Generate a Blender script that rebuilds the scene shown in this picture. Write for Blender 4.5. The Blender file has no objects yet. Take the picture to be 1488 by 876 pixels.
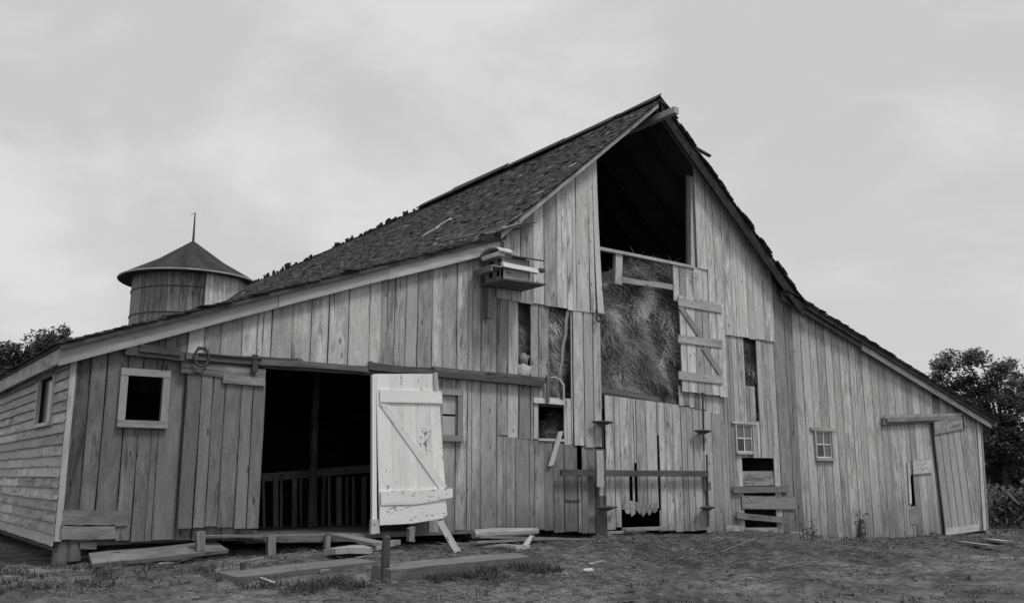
import bpy, math, random, bmesh
from mathutils import Vector, Matrix, noise
C = bpy.context.scene
col = C.collection
R = math.radians
rnd = random.Random(7)

# ---------------------------------------------------------------- camera, sky, sun
CAM = Vector((0, -15.0235, 1.0)); F_PX = 1308.0
PITCH = math.atan(252/1308.0); YAW = R(36.7)
cd = bpy.data.cameras.new('camera'); cam = bpy.data.objects.new('camera', cd); col.objects.link(cam)
cam.location = CAM; cam.rotation_euler = (R(90)+PITCH, 0, -YAW)
cd.sensor_width = 36; cd.lens = F_PX/1488*36; cd.clip_end = 3000; cd.clip_start = .05
C.camera = cam
SUN_EL, SUN_AZ = R(60), R(160)      # azimuth clockwise from +Y
w = bpy.data.worlds.new('World'); C.world = w; w.use_nodes = True
nt = w.node_tree; N = nt.nodes; L = nt.links
for n in list(N): N.remove(n)
out = N.new('ShaderNodeOutputWorld'); bg = N.new('ShaderNodeBackground'); bg.inputs[1].default_value = .1
sky = N.new('ShaderNodeTexSky'); sky.sky_type = 'NISHITA'; sky.sun_disc = False
sky.sun_elevation = SUN_EL; sky.sun_rotation = SUN_AZ
bw = N.new('ShaderNodeRGBToBW'); L.new(sky.outputs[0], bw.inputs[0])
tc = N.new('ShaderNodeTexCoord')
mp = N.new('ShaderNodeMapping'); mp.inputs['Scale'].default_value = (1, 1, 1.9); L.new(tc.outputs['Generated'], mp.inputs[0])
cn = N.new('ShaderNodeTexNoise'); cn.inputs['Scale'].default_value = 3.4; cn.inputs['Detail'].default_value = 7
cn.inputs['Roughness'].default_value = .52; cn.inputs['Distortion'].default_value = .35; L.new(mp.outputs[0], cn.inputs['Vector'])
cr = N.new('ShaderNodeMapRange'); cr.interpolation_type = 'SMOOTHSTEP'
cr.inputs['From Min'].default_value = .42; cr.inputs['From Max'].default_value = .66
cr.inputs['To Min'].default_value = 4.8; cr.inputs['To Max'].default_value = 5.9
L.new(cn.outputs[0], cr.inputs['Value'])
mx = N.new('ShaderNodeMix'); mx.data_type = 'FLOAT'; mx.inputs[0].default_value = .87
L.new(bw.outputs[0], mx.inputs[2]); L.new(cr.outputs[0], mx.inputs[3])
L.new(mx.outputs[0], bg.inputs[0]); L.new(bg.outputs[0], out.inputs[0])
sd = bpy.data.lights.new('sun', 'SUN'); sd.energy = 1.5; sd.angle = R(14); sd.color = (1, .995, .985)
so = bpy.data.objects.new('sun', sd); col.objects.link(so)
sdir = Vector((math.sin(SUN_AZ)*math.cos(SUN_EL), math.cos(SUN_AZ)*math.cos(SUN_EL), math.sin(SUN_EL)))
so.rotation_euler = sdir.to_track_quat('Z', 'Y').to_euler(); so.location = (0, -20, 30)
vs = C.view_settings; vs.view_transform = 'Standard'; vs.look = 'None'; vs.gamma = 1; vs.exposure = .4; vs.use_curve_mapping = False
C.render.engine = 'CYCLES'

# ---------------------------------------------------------------- survey: photo measurements -> metres
fw = Vector((math.sin(YAW)*math.cos(PITCH), math.cos(YAW)*math.cos(PITCH), math.sin(PITCH)))
rt = Vector((math.cos(YAW), -math.sin(YAW), 0)); up = rt.cross(fw)
def ray(px, py): return fw + rt*((px-744)/F_PX) - up*((py-438)/F_PX)
def W(px, py, Y=0.0):
    r = ray(px, py); return CAM + r*((Y-CAM.y)/r.y)
def XP(px, py, X):
    r = ray(px, py); return CAM + r*((X-CAM.x)/r.x)
def G(px, py, z=0.0):
    r = ray(px, py); return CAM + r*((z-CAM.z)/r.z)
def DP(px, py, d):
    r = ray(px, py); return CAM + r*(d/math.hypot(r.x, r.y))
def lerp(a, b, t): return a+(b-a)*t
def interp(pts, x):
    if x <= pts[0][0]: return pts[0][1]
    for (a, b), (c, d) in zip(pts, pts[1:]):
        if x <= c: return b+(d-b)*(x-a)/(c-a)
    return pts[-1][1]
def sst(a, b, x):
    t = max(0, min(1, (x-a)/(b-a))); return t*t*(3-2*t)

# ---------------------------------------------------------------- mesh builder
class MB:
    def __init__(s): s.v = []; s.f = []; s.g = []; s.t = []; s.e = []
    def add(s, vs_, fs, gs, ts, es=None):
        o = len(s.v); s.e += es if es else [0.0]*len(vs_); s.v += [tuple(p) for p in vs_]; s.f += [tuple(i+o for i in f) for f in fs]; s.g += gs; s.t += ts
    def strip(s, rows, off, tone=.3, tones=None, seed=None, along=None):
        """rows: list of (left, right) front points along the length; off: thickness vector to the back"""
        rows = [(Vector(a), Vector(b)) for a, b in rows]; off = Vector(off)
        sx = rnd.uniform(0, 90) if seed is None else seed; sy = rnd.uniform(0, 90)
        V = []; Gc = []; T = []; u = 0
        for i, (a, b) in enumerate(rows):
            if i: u += ((a+b)-(rows[i-1][0]+rows[i-1][1])).length/2
            wd = (b-a).length; tt = tones[i] if tones else tone
            for p, ww, th in ((a, 0, 0), (b, wd, 0), (a+off, 0, off.length), (b+off, wd, off.length)):
                V.append(p); Gc.append((sx+u, sy+ww, th)); T.append(tt)
        F = []; n = len(rows)
        for i in range(n-1):
            a = 4*i; b = a+4
            F += [(a, a+1, b+1, b), (a+2, b+2, b+3, a+3), (a, b, b+2, a+2), (a+1, a+3, b+3, b+1)]
        F += [(0, 2, 3, 1), (4*n-4, 4*n-3, 4*n-1, 4*n-2)]
        s.add(V, F, Gc, T, [-1.0, 1.0, -1.0, 1.0]*n)
    def plank(s, p0, p1, wv, off, tone=.3, n=3, wob=.004, w1=None, rag=0):
        """p0->p1 lower edge, wv width vector, off thickness vector"""
        p0 = Vector(p0); p1 = Vector(p1); wv = Vector(wv); w1 = wv if w1 is None else Vector(w1); rows = []
        d = (p1-p0).normalized()
        for i in range(n+1):
            t = i/n; a = p0.lerp(p1, t); ww = wv.lerp(w1, t)
            j = wv.normalized()*rnd.uniform(-wob, wob)
            e = d*(rnd.uniform(-rag, rag) if i in (0, n) else 0)
            rows.append((a+j+e, a+ww+j+wv.normalized()*rnd.uniform(-wob, wob)+e*rnd.uniform(-1, 1)))
        s.strip(rows, off, tone)
    def box(s, a, b, tone=.3, ax=0):
        (x0, y0, z0), (x1, y1, z1) = a, b
        if ax == 0: s.strip([((x0, y0, z0), (x0, y0, z1)), ((x1, y0, z0), (x1, y0, z1))], (0, y1-y0, 0), tone)
        elif ax == 2: s.strip([((x0, y0, z0), (x1, y0, z0)), ((x0, y0, z1), (x1, y0, z1))], (0, y1-y0, 0), tone)
        else: s.strip([((x0, y0, z0), (x0, y0, z1)), ((x0, y1, z0), (x0, y1, z1))], (x1-x0, 0, 0), tone)
    def tube(s, pts, rad, n=10, tone=.3, closed=False):
        pts = [Vector(p) for p in pts]; m = len(pts); rr = rad if isinstance(rad, (list, tuple)) else [rad]*m
        V = []; Gc = []; T = []; u = 0; sx = rnd.uniform(0, 50)
        ref = None
        for i, p in enumerate(pts):
            q0 = pts[(i-1) % m] if (closed or i) else p; q1 = pts[(i+1) % m] if (closed or i < m-1) else p
            d = (q1-q0).normalized()
            if ref is None: ref = d.orthogonal().normalized()
            x = (ref-d*ref.dot(d)).normalized(); ref = x; y = d.cross(x)
            if i: u += (p-pts[i-1]).length
            for k in range(n):
                a = 2*math.pi*k/n; V.append(p+(x*math.cos(a)+y*math.sin(a))*rr[i]); Gc.append((sx+u, rr[i]*a, 0)); T.append(tone)
        F = []
        for i in range(m if closed else m-1):
            j = (i+1) % m
            for k in range(n):
                l = (k+1) % n; F.append((i*n+k, i*n+l, j*n+l, j*n+k))
        if not closed: F += [tuple(range(n-1, -1, -1)), tuple(range((m-1)*n, m*n))]
        s.add(V, F, Gc, T)
    def prism(s, poly, off, tone=.3):
        off = Vector(off); n = len(poly); P = [Vector(p) for p in poly]; sx = rnd.uniform(0, 50)
        V = P+[p+off for p in P]; d = (P[1]-P[0]).normalized()
        nn = off.normalized(); e = nn.cross(d)
        Gc = [(sx+(p-P[0]).dot(d), (p-P[0]).dot(e), (p-P[0]).dot(nn)) for p in V]
        F = [tuple(range(n)), tuple(range(2*n-1, n-1, -1))]+[(i, n+i, n+(i+1) % n, (i+1) % n) for i in range(n)]
        s.add(V, F, Gc, [tone]*(2*n))
    def tri(s, a, b, c, tone): s.add([a, b, c], [(0, 1, 2)], [(0, 0, 0)]*3, [tone]*3)
    def quad(s, a, b, c, d, tone): s.add([a, b, c, d], [(0, 1, 2, 3)], [(0, 0, 0)]*4, [tone]*4)
    def build(s, name, mat, parent=None, smooth=False, label=None, fixn=True):
        me = bpy.data.meshes.new(name); me.from_pydata(s.v, [], s.f)
        a = me.attributes.new('tone', 'FLOAT', 'POINT'); a.data.foreach_set('value', s.t)
        g = me.attributes.new('gco', 'FLOAT_VECTOR', 'POINT'); g.data.foreach_set('vector', [c for q in s.g for c in q])
        ea = me.attributes.new('edge', 'FLOAT', 'POINT'); ea.data.foreach_set('value', s.e)
        me.materials.append(mat)
        if smooth: me.polygons.foreach_set('use_smooth', [True]*len(me.polygons))
        if fixn:
            bm = bmesh.new(); bm.from_mesh(me); bmesh.ops.recalc_face_normals(bm, faces=bm.faces); bm.to_mesh(me); bm.free()
        me.update()
        o = bpy.data.objects.new(name, me); col.objects.link(o)
        if parent:
            o.parent = parent
            if parent.type == 'EMPTY': o.matrix_parent_inverse = Matrix.Translation(parent.location).inverted()
        if label: o['label'] = label
        return o
def tag(o, label, cat, group=None, kind=None):
    if label: o['label'] = label
    if cat: o['category'] = cat
    if group: o['group'] = group
    if kind: o['kind'] = kind
    return o
def empty(name, loc, label, cat, group=None):
    o = bpy.data.objects.new(name, None); col.objects.link(o); o.location = loc; o.empty_display_size = .3
    return tag(o, label, cat, group)

# ---------------------------------------------------------------- materials
def mat_base(name):
    m = bpy.data.materials.new(name); m.use_nodes = True; n = m.node_tree.nodes; l = m.node_tree.links
    p = n['Principled BSDF']; p.inputs['Roughness'].default_value = .9; p.inputs['Specular IOR Level'].default_value = .25
    return m, n, l, p
def math_(n, l, op, a, b, clamp=False):
    k = n.new('ShaderNodeMath'); k.operation = op; k.use_clamp = clamp
    for i, x in enumerate((a, b)):
        if x is None: continue
        if isinstance(x, (int, float)): k.inputs[i].default_value = x
        else: l.new(x, k.inputs[i])
    return k.outputs[0]
def noise_(n, l, vec, scale, detail=4, rough=.55, sc=(1, 1, 1), dist=0):
    m = n.new('ShaderNodeMapping'); m.inputs['Scale'].default_value = sc; l.new(vec, m.inputs[0])
    k = n.new('ShaderNodeTexNoise'); k.inputs['Scale'].default_value = scale; k.inputs['Detail'].default_value = detail
    k.inputs['Roughness'].default_value = rough; k.inputs['Distortion'].default_value = dist; l.new(m.outputs[0], k.inputs['Vector'])
    return k.outputs[0]
def rng(n, l, v, a, b, c, d):
    k = n.new('ShaderNodeMapRange'); l.new(v, k.inputs[0])
    for i, x in zip((1, 2, 3, 4), (a, b, c, d)): k.inputs[i].default_value = x
    return k.outputs[0]
def to_col(n, l, v, p, tint=(1, .985, .96)):
    k = n.new('ShaderNodeVectorMath'); k.operation = 'SCALE'; k.inputs[0].default_value = (1, 1, 1)
    l.new(v, k.inputs['Scale']); l.new(k.outputs[0], p.inputs['Base Color'])
def bump(n, l, h, p, st, dist=.01):
    b = n.new('ShaderNodeBump'); b.inputs['Strength'].default_value = st; b.inputs['Distance'].default_value = dist
    l.new(h, b.inputs['Height']); l.new(b.outputs[0], p.inputs['Normal'])
def wood(name, contrast=1.0, streak=.55, chips=0, knots=True, rough=.9, lift=1.3):
    m, n, l, p = mat_base(name); p.inputs['Roughness'].default_value = rough
    g = n.new('ShaderNodeAttribute'); g.attribute_name = 'gco'; t = n.new('ShaderNodeAttribute'); t.attribute_name = 'tone'
    eg = n.new('ShaderNodeAttribute'); eg.attribute_name = 'edge'
    v = g.outputs['Vector']
    fib = noise_(n, l, v, 1, 6, .7, (3.5, 60, 60)); fib2 = noise_(n, l, v, 1, 4, .6, (1.3, 16, 16), 1.2)
    blo = noise_(n, l, v, 1, 6, .65, (1.6, 5, 5), .5); st = noise_(n, l, v, 1, 5, .65, (.9, 9, 9), .8); spk = noise_(n, l, v, 1, 4, .7, (22, 30, 30))
    pb = noise_(n, l, v, 1, 1, .5, (.12, .8, .8)); pk = rng(n, l, pb, .35, .65, .35, 1.75)
    def amp(val, k): return math_(n, l, 'ADD', math_(n, l, 'MULTIPLY', math_(n, l, 'MULTIPLY', math_(n, l, 'SUBTRACT', val, .5), k*contrast*5), pk), 1, False)
    c = rng(n, l, fib, .3, .7, 1-.20*contrast, 1+.18*contrast)
    c = math_(n, l, 'MULTIPLY', c, rng(n, l, fib2, .3, .7, 1-.10*contrast, 1+.09*contrast))
    c = math_(n, l, 'MULTIPLY', c, math_(n, l, 'MINIMUM', math_(n, l, 'MAXIMUM', amp(blo, .30), .45), 1.35))
    c = math_(n, l, 'MULTIPLY', c, rng(n, l, spk, .3, .7, 1-.14*contrast, 1+.14*contrast))
    c = math_(n, l, 'MULTIPLY', c, rng(n, l, math_(n, l, 'ADD', st, math_(n, l, 'MULTIPLY', math_(n, l, 'SUBTRACT', pb, .5), .35)), .56, .70, 1, 1-streak*.9))
    ab = math_(n, l, 'ABSOLUTE', eg.outputs['Fac'], 0)
    ew = math_(n, l, 'ADD', ab, math_(n, l, 'MULTIPLY', math_(n, l, 'SUBTRACT', blo, .5), 1.1))
    c = math_(n, l, 'MULTIPLY', c, rng(n, l, ew, .84, 1.08, 1, 1-.42*contrast))
    if knots:
        mpn = n.new('ShaderNodeMapping'); mpn.inputs['Scale'].default_value = (1.6, 5, 5); l.new(v, mpn.inputs[0])
        vo = n.new('ShaderNodeTexVoronoi'); vo.inputs['Scale'].default_value = 1; l.new(mpn.outputs[0], vo.inputs['Vector'])
        kd = rng(n, l, vo.outputs['Distance'], .07, .13, .35, 1)
        c = math_(n, l, 'MULTIPLY', c, kd)
        # nail heads and rust marks
        mp2 = n.new('ShaderNodeMapping'); mp2.inputs['Scale'].default_value = (1.1, 9, 9); l.new(v, mp2.inputs[0])
        v2 = n.new('ShaderNodeTexVoronoi'); v2.inputs['Scale'].default_value = 1; l.new(mp2.outputs[0], v2.inputs['Vector'])
        c = math_(n, l, 'MULTIPLY', c, rng(n, l, v2.outputs['Distance'], .04, .09, .45, 1))
    if chips:
        ch = noise_(n, l, v, 1, 8, .7, (9, 20, 20)); pt = noise_(n, l, v, 1, 2, .5, (1.1, 3, 3))
        msk = rng(n, l, math_(n, l, 'ADD', ch, math_(n, l, 'MULTIPLY', math_(n, l, 'SUBTRACT', pt, .5), .5)), chips-.02, chips+.02, 0, 1)
        mixn = n.new('ShaderNodeMix'); mixn.data_type = 'FLOAT'; l.new(msk, mixn.inputs[0])
        k = math_(n, l, 'MULTIPLY', c, .28); mixn.inputs[2].default_value = 1
        l.new(math_(n, l, 'ADD', math_(n, l, 'MULTIPLY', c, .4), .6), mixn.inputs[2]); l.new(k, mixn.inputs[3]); c = mixn.outputs[0]
    c = math_(n, l, 'MULTIPLY', c, math_(n, l, 'MULTIPLY', t.outputs['Fac'], lift))
    to_col(n, l, c, p); bump(n, l, fib, p, .5, .004)
    return m
def tone_mat(name, nscale=6, amp=.35, rough=.95, spec=.1, bst=.3, detail=5, space='Object'):
    m, n, l, p = mat_base(name); p.inputs['Roughness'].default_value = rough; p.inputs['Specular IOR Level'].default_value = spec
    t = n.new('ShaderNodeAttribute'); t.attribute_name = 'tone'; tc = n.new('ShaderNodeTexCoord')
    nz = noise_(n, l, tc.outputs[space], nscale, detail)
    c = math_(n, l, 'MULTIPLY', t.outputs['Fac'], rng(n, l, nz, .3, .7, 1-amp, 1+amp)); to_col(n, l, c, p)
    bump(n, l, nz, p, bst, .01)
    return m
M_WOOD = wood('weathered_wood', 1.05, .6, lift=1.58); M_BEAM = wood('beam_wood', 1.1, .6, lift=1.0); M_TRIM = wood('trim_wood', .8, .35, lift=1.35)
M_PAINT = wood('white_paint', .8, .4, chips=.665, knots=False, lift=1.3); M_CHIP = wood('chipped_paint', .5, .4, chips=.575, knots=False, lift=1.2)
M_SHING = tone_mat('wood_shingles', 7, .45); M_IRON = tone_mat('rusty_iron', 20, .3, .7, .4)
M_HAY = tone_mat('hay_bulk', 9, .6, bst=.8); M_STRAW = tone_mat('straw_stalks', 3, .35); M_LEAF = tone_mat('foliage', 1.2, .35, .7, .3)
M_BARK = tone_mat('bark', 8, .4); M_GLASS_D = None
def glass(name, base, rough):
    m, n, l, p = mat_base(name); tc = n.new('ShaderNodeTexCoord')
    nz = noise_(n, l, tc.outputs['Object'], 9, 5); to_col(n, l, rng(n, l, nz, .3, .7, base*.75, base*1.25), p)
    p.inputs['Roughness'].default_value = rough; p.inputs['Specular IOR Level'].default_value = .6; return m
M_PANE = glass('grey_glass', .11, .25); M_DARK = glass('near_black_pane', .012, .15); M_CURT = glass('pale_glass', .33, .4)  # grey, near-black and pale pane tones, set in the base colour
M_STONE = tone_mat('stone', 12, .25)

# ---------------------------------------------------------------- ground
P0 = [(-60, -.35), (2.8, -.31), (4.5, -.27), (6, -.22), (9, -.27), (11, -.34), (13.7, -.38), (17, -.42), (21.7, -.75), (30, -.86), (45, -1.0), (90, -1.3), (300, -1.5)]
TL0, TL1 = G(352, 842, -.30), G(772, 812, -.30)     # the edge of the low earth terrace
def gz(x, y, fine=True):
    b = interp(P0, x)
    z = lerp(b, -.5, sst(0, 9, -y)) if y < 0 else b
    # terrace in front of the big door: level earth held by timbers
    t = ((x-TL0.x)*(TL1.x-TL0.x)+(y-TL0.y)*(TL1.y-TL0.y))/((TL1.x-TL0.x)**2+(TL1.y-TL0.y)**2)
    ly = TL0.y+t*(TL1.y-TL0.y); inside = sst(-.15, .02, t)*(1-sst(.98, 1.12, t))
    lvl = lerp(-.43, lerp(-.33, b-.08, sst(2.5, .4, -y)), sst(ly-.03, ly+.12, y))
    z = lerp(z, lvl if y < 0 else z, inside)
    if fine:
        z += .035*noise.noise((x*1.1, y*1.3, 40))+.05*noise.noise((x*.5, y*.5, 0))+.028*noise.noise((x*1.9, y*1.9, 3))
        if -14 < y < 3 and 0 < x < 35: z += .045*noise.noise((x*3, y*3.6, 7))+.016*noise.noise((x*11, y*11, 1))+.03*max(0, noise.noise((x*2.2, y*2.2, 31)))
        # trampled hay and dung heap by the middle doors
        z += .23*math.exp(-(((x-12.2)/2.0)**2+((y+3.0)/1.2)**2))*(1+.9*noise.noise((x*3, y*3, 9)))
        z += .10*math.exp(-(((x-17.5)/3.5)**2+((y+1.2)/1.0)**2))*(1+.5*noise.noise((x*3, y*3, 19)))
    r2 = math.hypot(x, y)
    if r2 > 60: z += -0.0*(r2-60)
    return z
def gnd(px, py):
    z = -.35
    for _ in range(12):
        p = G(px, py, z); z = .5*z+.5*gz(p.x, p.y)
    p = G(px, py, z); return Vector((p.x, p.y, gz(p.x, p.y)))
def axis(lo, a, b, hi, st):
    v = [a]; 
    while v[-1] < b: v.append(v[-1]+st)
    s = st; 
    while v[-1] < hi: s *= 1.25; v.append(v[-1]+s)
    s = st; u = [a]
    while u[-1] > lo: s *= 1.25; u.append(u[-1]-s)
    return u[:0:-1]+v
gx = axis(-700, -1, 26, 1500, .085); gy = axis(-200, -11, 1.2, 1700, .085)
gv = [(x, y, gz(x, y)) for y in gy for x in gx]; nx = len(gx)
gf = [(j*nx+i, j*nx+i+1, (j+1)*nx+i+1, (j+1)*nx+i) for j in range(len(gy)-1) for i in range(nx-1)]
me = bpy.data.meshes.new('ground'); me.from_pydata(gv, [], gf); me.polygons.foreach_set('use_smooth', [True]*len(gf))
ground = bpy.data.objects.new('ground', me); col.objects.link(ground); ground['kind'] = 'structure'
m, n, l, p = mat_base('bare_earth'); tc = n.new('ShaderNodeTexCoord'); v = tc.outputs['Object']
a = noise_(n, l, v, .55, 6, .6); b = noise_(n, l, v, 5, 8, .7); c_ = noise_(n, l, v, 30, 5, .7)
cc = rng(n, l, a, .38, .62, .055, .15)
cc = math_(n, l, 'MULTIPLY', cc, rng(n, l, b, .35, .65, .4, 1.6)); cc = math_(n, l, 'MULTIPLY', cc, rng(n, l, c_, .3, .7, .6, 1.35))
to_col(n, l, cc, p); hh = math_(n, l, 'ADD', math_(n, l, 'MULTIPLY', b, 1.0), math_(n, l, 'MULTIPLY', c_, .5)); bump(n, l, hh, p, .9, .05)
me.materials.append(m)

# ---------------------------------------------------------------- the barn
XL, XR, YB = 2.79, 30.55, 27.2
XK0, XK1 = 10.78, 20.2            # where the lean-to roofs meet the main gable wall
RX, RZ = 15.55, 10.12             # ridge, underside
OH = -.34                         # rake overhang
barn = empty('barn', (RX, 0, interp(P0, RX)), 'large weathered wooden barn with steep shingled gable and low lean-to on each side', 'barn')
def roofz(x):                     # underside of the roof over the front wall
    return interp([(2.2, 2.76), (XL, 2.97), (5.97, 4.12), (8.15, 4.93), (XK0, 5.87), (XK0+.001, 6.04), (RX, RZ), (XK1, 6.22), (XK1+.001, 5.86), (31.3, 2.74)], x)

def boards(mb, x0, x1, top, bot, Y=0.0, wd=.28, tone=.3, tv=.3, holes=(), th=.022, gap=.011, wj=.005, brag=.022, foot=None, lean=0, cracks=0, yj=.008):
    ed = {x0, x1}
    for h in holes:
        for q in h[:2]:
            if x0 < q < x1: ed.add(q)
    ed = sorted(ed); es = [ed[0]]
    for a, b in zip(ed, ed[1:]):
        k = max(1, round((b-a)/wd)); ws = [rnd.uniform(.72, 1.35) for _ in range(k)]; s = sum(ws); x = a
        for q in ws[:-1]: x += (b-a)*q/s; es.append(x)
        es.append(b)
    for a, b in zip(es, es[1:]):
        if b-a < .02: continue
        g = gap*rnd.choice((.5, .8, 1, 1, 1.4, 2.0)); xa, xb = a+g/2, b-g/2; xm = (a+b)/2
        zt = (top(xa), top(xb)); zb = bot(xm)+rnd.uniform(-brag, brag)
        cut = [(h[2], h[3]) for h in holes if h[0]-1e-4 <= a and b <= h[1]+1e-4]
        iv = [(zb, None)]; cut.sort(); segs = []; cur = zb
        for c0, c1 in cut:
            if c0 > cur+.03: segs.append((cur, c0, False))
            cur = max(cur, c1)
        if cur < max(zt)-.02: segs.append((cur, None, True))
        tn = tone*rnd.uniform(1-tv*1.15, 1+tv)*(1 if rnd.random() > .14 else .66); yy = Y-rnd.uniform(0, yj)
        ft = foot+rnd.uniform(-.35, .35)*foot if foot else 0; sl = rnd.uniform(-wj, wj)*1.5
        cx = rnd.random() < cracks; ck = rnd.uniform(.3, .7)
        for s0, s1, istop in segs:
            parts = [(xa, xb, tn)] if not cx else [(xa, lerp(xa, xb, ck)-.003, tn), (lerp(xa, xb, ck)+.003, xb, tn*rnd.uniform(.9, 1.1))]
            for pa, pb, tt in parts:
                t0 = top(pa) if istop else s1; t1 = top(pb) if istop else s1
                hgt = max(t0, t1)-s0
                if min(t0, t1) <= s0+.02: t0 = max(t0, s0+.03); t1 = max(t1, s0+.03)
                nn = max(2, int(hgt/.55)); rows = []; tones = []
                for i in range(nn+1):
                    f = i/nn; z_a = lerp(s0, t0, f); z_b = lerp(s0, t1, f); e = 0 if i in (0, nn) else 1
                    ja = rnd.uniform(-wj, wj)*e; jb = rnd.uniform(-wj, wj)*e
                    lx = lean*(z_a+.8) + sl*(f-.5)
                    rows.append(((pa+ja+lx, yy+rnd.uniform(-.003, .003), z_a), (pb+jb+lx, yy+rnd.uniform(-.003, .003), z_b)))
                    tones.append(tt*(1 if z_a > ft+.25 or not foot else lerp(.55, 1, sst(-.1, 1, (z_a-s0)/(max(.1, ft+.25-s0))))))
                mb.strip(rows, (0, th, 0), tones=tones)
def hole(px0, py0, px1, py1, pm=None):
    a = W(px0, (py0+py1)/2); b = W(px1, (py0+py1)/2)
    return (a.x, b.x, (W(px0, py1).z+W(px1, py1).z)/2, (W(px0, py0).z+W(px1, py0).z)/2)
def pl(pts): return [(W(*q).x, W(*q).z) for q in pts]
def LN(pts):
    q = pl(pts); return lambda x: interp(q, x)
X_ = lambda px, py: W(px, py).x
ru = lambda x: roofz(x)-.01

HA = hole(183, 547, 234, 611); HC = hole(372, 528, 600, 772)
HC = (HC[0], X_(596, 650), -.6, W(480, 531).z)
HD = hole(641, 574, 662, 632)
botL = LN([(84, 786), (258, 784), (380, 784), (545, 778), (723, 767), (880, 776), (1030, 771)])
# --- lean-to, left: boards above and below the door track
mb = MB()
XS1 = X_(262, 650); XS2 = X_(640, 650); XS3 = X_(722, 560)
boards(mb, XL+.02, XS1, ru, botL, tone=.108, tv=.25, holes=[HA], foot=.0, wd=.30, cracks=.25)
track = lambda x: interp(pl([(262, 522), (540, 545), (790, 565)]), x)
boards(mb, XS1, XS2, ru, track, Y=-.008, tone=.29, tv=.28, wd=.31, cracks=.2)
boards(mb, XS1, HC[0]+.001, track, botL, tone=.12)
boards(mb, HC[1], XS2, track, botL, tone=.16)
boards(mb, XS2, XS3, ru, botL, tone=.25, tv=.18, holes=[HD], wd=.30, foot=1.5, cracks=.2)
# --- wall between the lean-to and the hay opening
XG0, XG1 = X_(722, 545), X_(832, 560)
HG1 = hole(753, 425, 770, 546); HG2 = hole(797, 430, 829, 578); HG3 = hole(783, 585, 819, 637)
HG2 = (HG2[0], HG2[1], HG2[2], HG2[3])
butt = LN([(723, 632), (790, 640), (832, 645), (880, 652)])
topG = lambda x: min(ru(x), interp(pl([(700, 400), (755, 425), (880, 440)]), x)+.0) if x > X_(752, 430) else ru(x)
boards(mb, XG0, XG1, topG, butt, Y=-.004, tone=.25, tv=.22, wd=.27, holes=[HG1, HG2, HG3], cracks=.2)
XH0 = X_(873, 560)
boards(mb, XG1, XH0, topG, butt, Y=-.03, tone=.27, tv=.12, wd=.33)
slotA = hole(839, 646, 845, 692)
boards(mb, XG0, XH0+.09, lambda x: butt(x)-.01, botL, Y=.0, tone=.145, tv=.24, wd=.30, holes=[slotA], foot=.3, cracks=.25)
# --- below the hay opening: patched centre doors
XC1 = X_(1050, 690)
HB = hole(903, 739, 958, 775); HB = (HB[0], HB[1], -1, HB[3])
topC = LN([(872, 573), (985, 588), (1050, 603)])
botC = LN([(872, 770), (903, 766), (960, 771), (1030, 771), (1050, 780)])
S1 = hole(914, 690, 918.5, 727); S2 = hole(922, 672, 925.5, 729); S3 = hole(955.5, 632, 958.5, 741)
S1 = (S1[0], S1[1], S1[2], S1[3]); 
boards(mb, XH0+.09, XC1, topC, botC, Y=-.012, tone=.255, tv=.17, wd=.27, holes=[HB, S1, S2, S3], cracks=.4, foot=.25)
# jagged board ends hanging over the broken gap
for px in (911, 919, 927, 935, 943, 951):
    a = W(px-3.6, 745); b = W(px+3.6, 745); zt = W(px, 731).z; t_ = rnd.uniform(.12, .19)
    pts = [(a.x, -.02, zt), (b.x, -.02, zt), (b.x, -.02, a.z+rnd.uniform(-.02, .1)), (lerp(a.x, b.x, rnd.random()), -.02, a.z-rnd.uniform(.0, .1)), (a.x, -.02, a.z+rnd.uniform(0, .09))]
    mb.prism(pts, (0, .018, 0), t_)
# --- right of the hay opening and the right lean-to
HO = hole(1081, 480, 1099, 561); HO2 = hole(1097.5, 561, 1101.5, 612); HP = hole(1069, 616, 1092, 657); HQ = hole(1080, 665, 1126, 768)
HR = hole(1185, 626, 1207, 665); HT = hole(1322, 690, 1328, 735)
XE = X_(1127, 560)
topE = LN([(1025, 420), (1050, 480), (1127, 492)])
botR = LN([(1050, 781), (1127, 785), (1200, 786), (1325, 780), (1430, 771)])
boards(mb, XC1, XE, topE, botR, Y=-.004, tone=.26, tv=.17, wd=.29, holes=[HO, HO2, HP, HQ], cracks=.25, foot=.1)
boards(mb, X_(1008, 500), XC1, LN([(1005, 440), (1050, 480)]), lambda x: topC(x)-.005, Y=.0, tone=.24, wd=.3)
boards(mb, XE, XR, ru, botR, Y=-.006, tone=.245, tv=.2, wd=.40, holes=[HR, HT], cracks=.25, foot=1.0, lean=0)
boards(mb, X_(1022, 500), XC1, LN([(1020, 386), (1050, 396)]), lambda x: topC(x)-.005, Y=.03, tone=.27, wd=.3)
front = mb.build('front_wall', M_WOOD, barn)
# --- the overlapping gable siding either side of the loft opening
mb = MB(); XGa, XGb = XK0-.02, X_(866, 300)
botGL = LN([(722, 432), (755, 439), (800, 446), (850, 454), (880, 457)])
boards(mb, XGa, XGb-.28, ru, botGL, Y=-.045, tone=.33, tv=.10, wd=.31, th=.03, cracks=.3, gap=.007)
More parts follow.
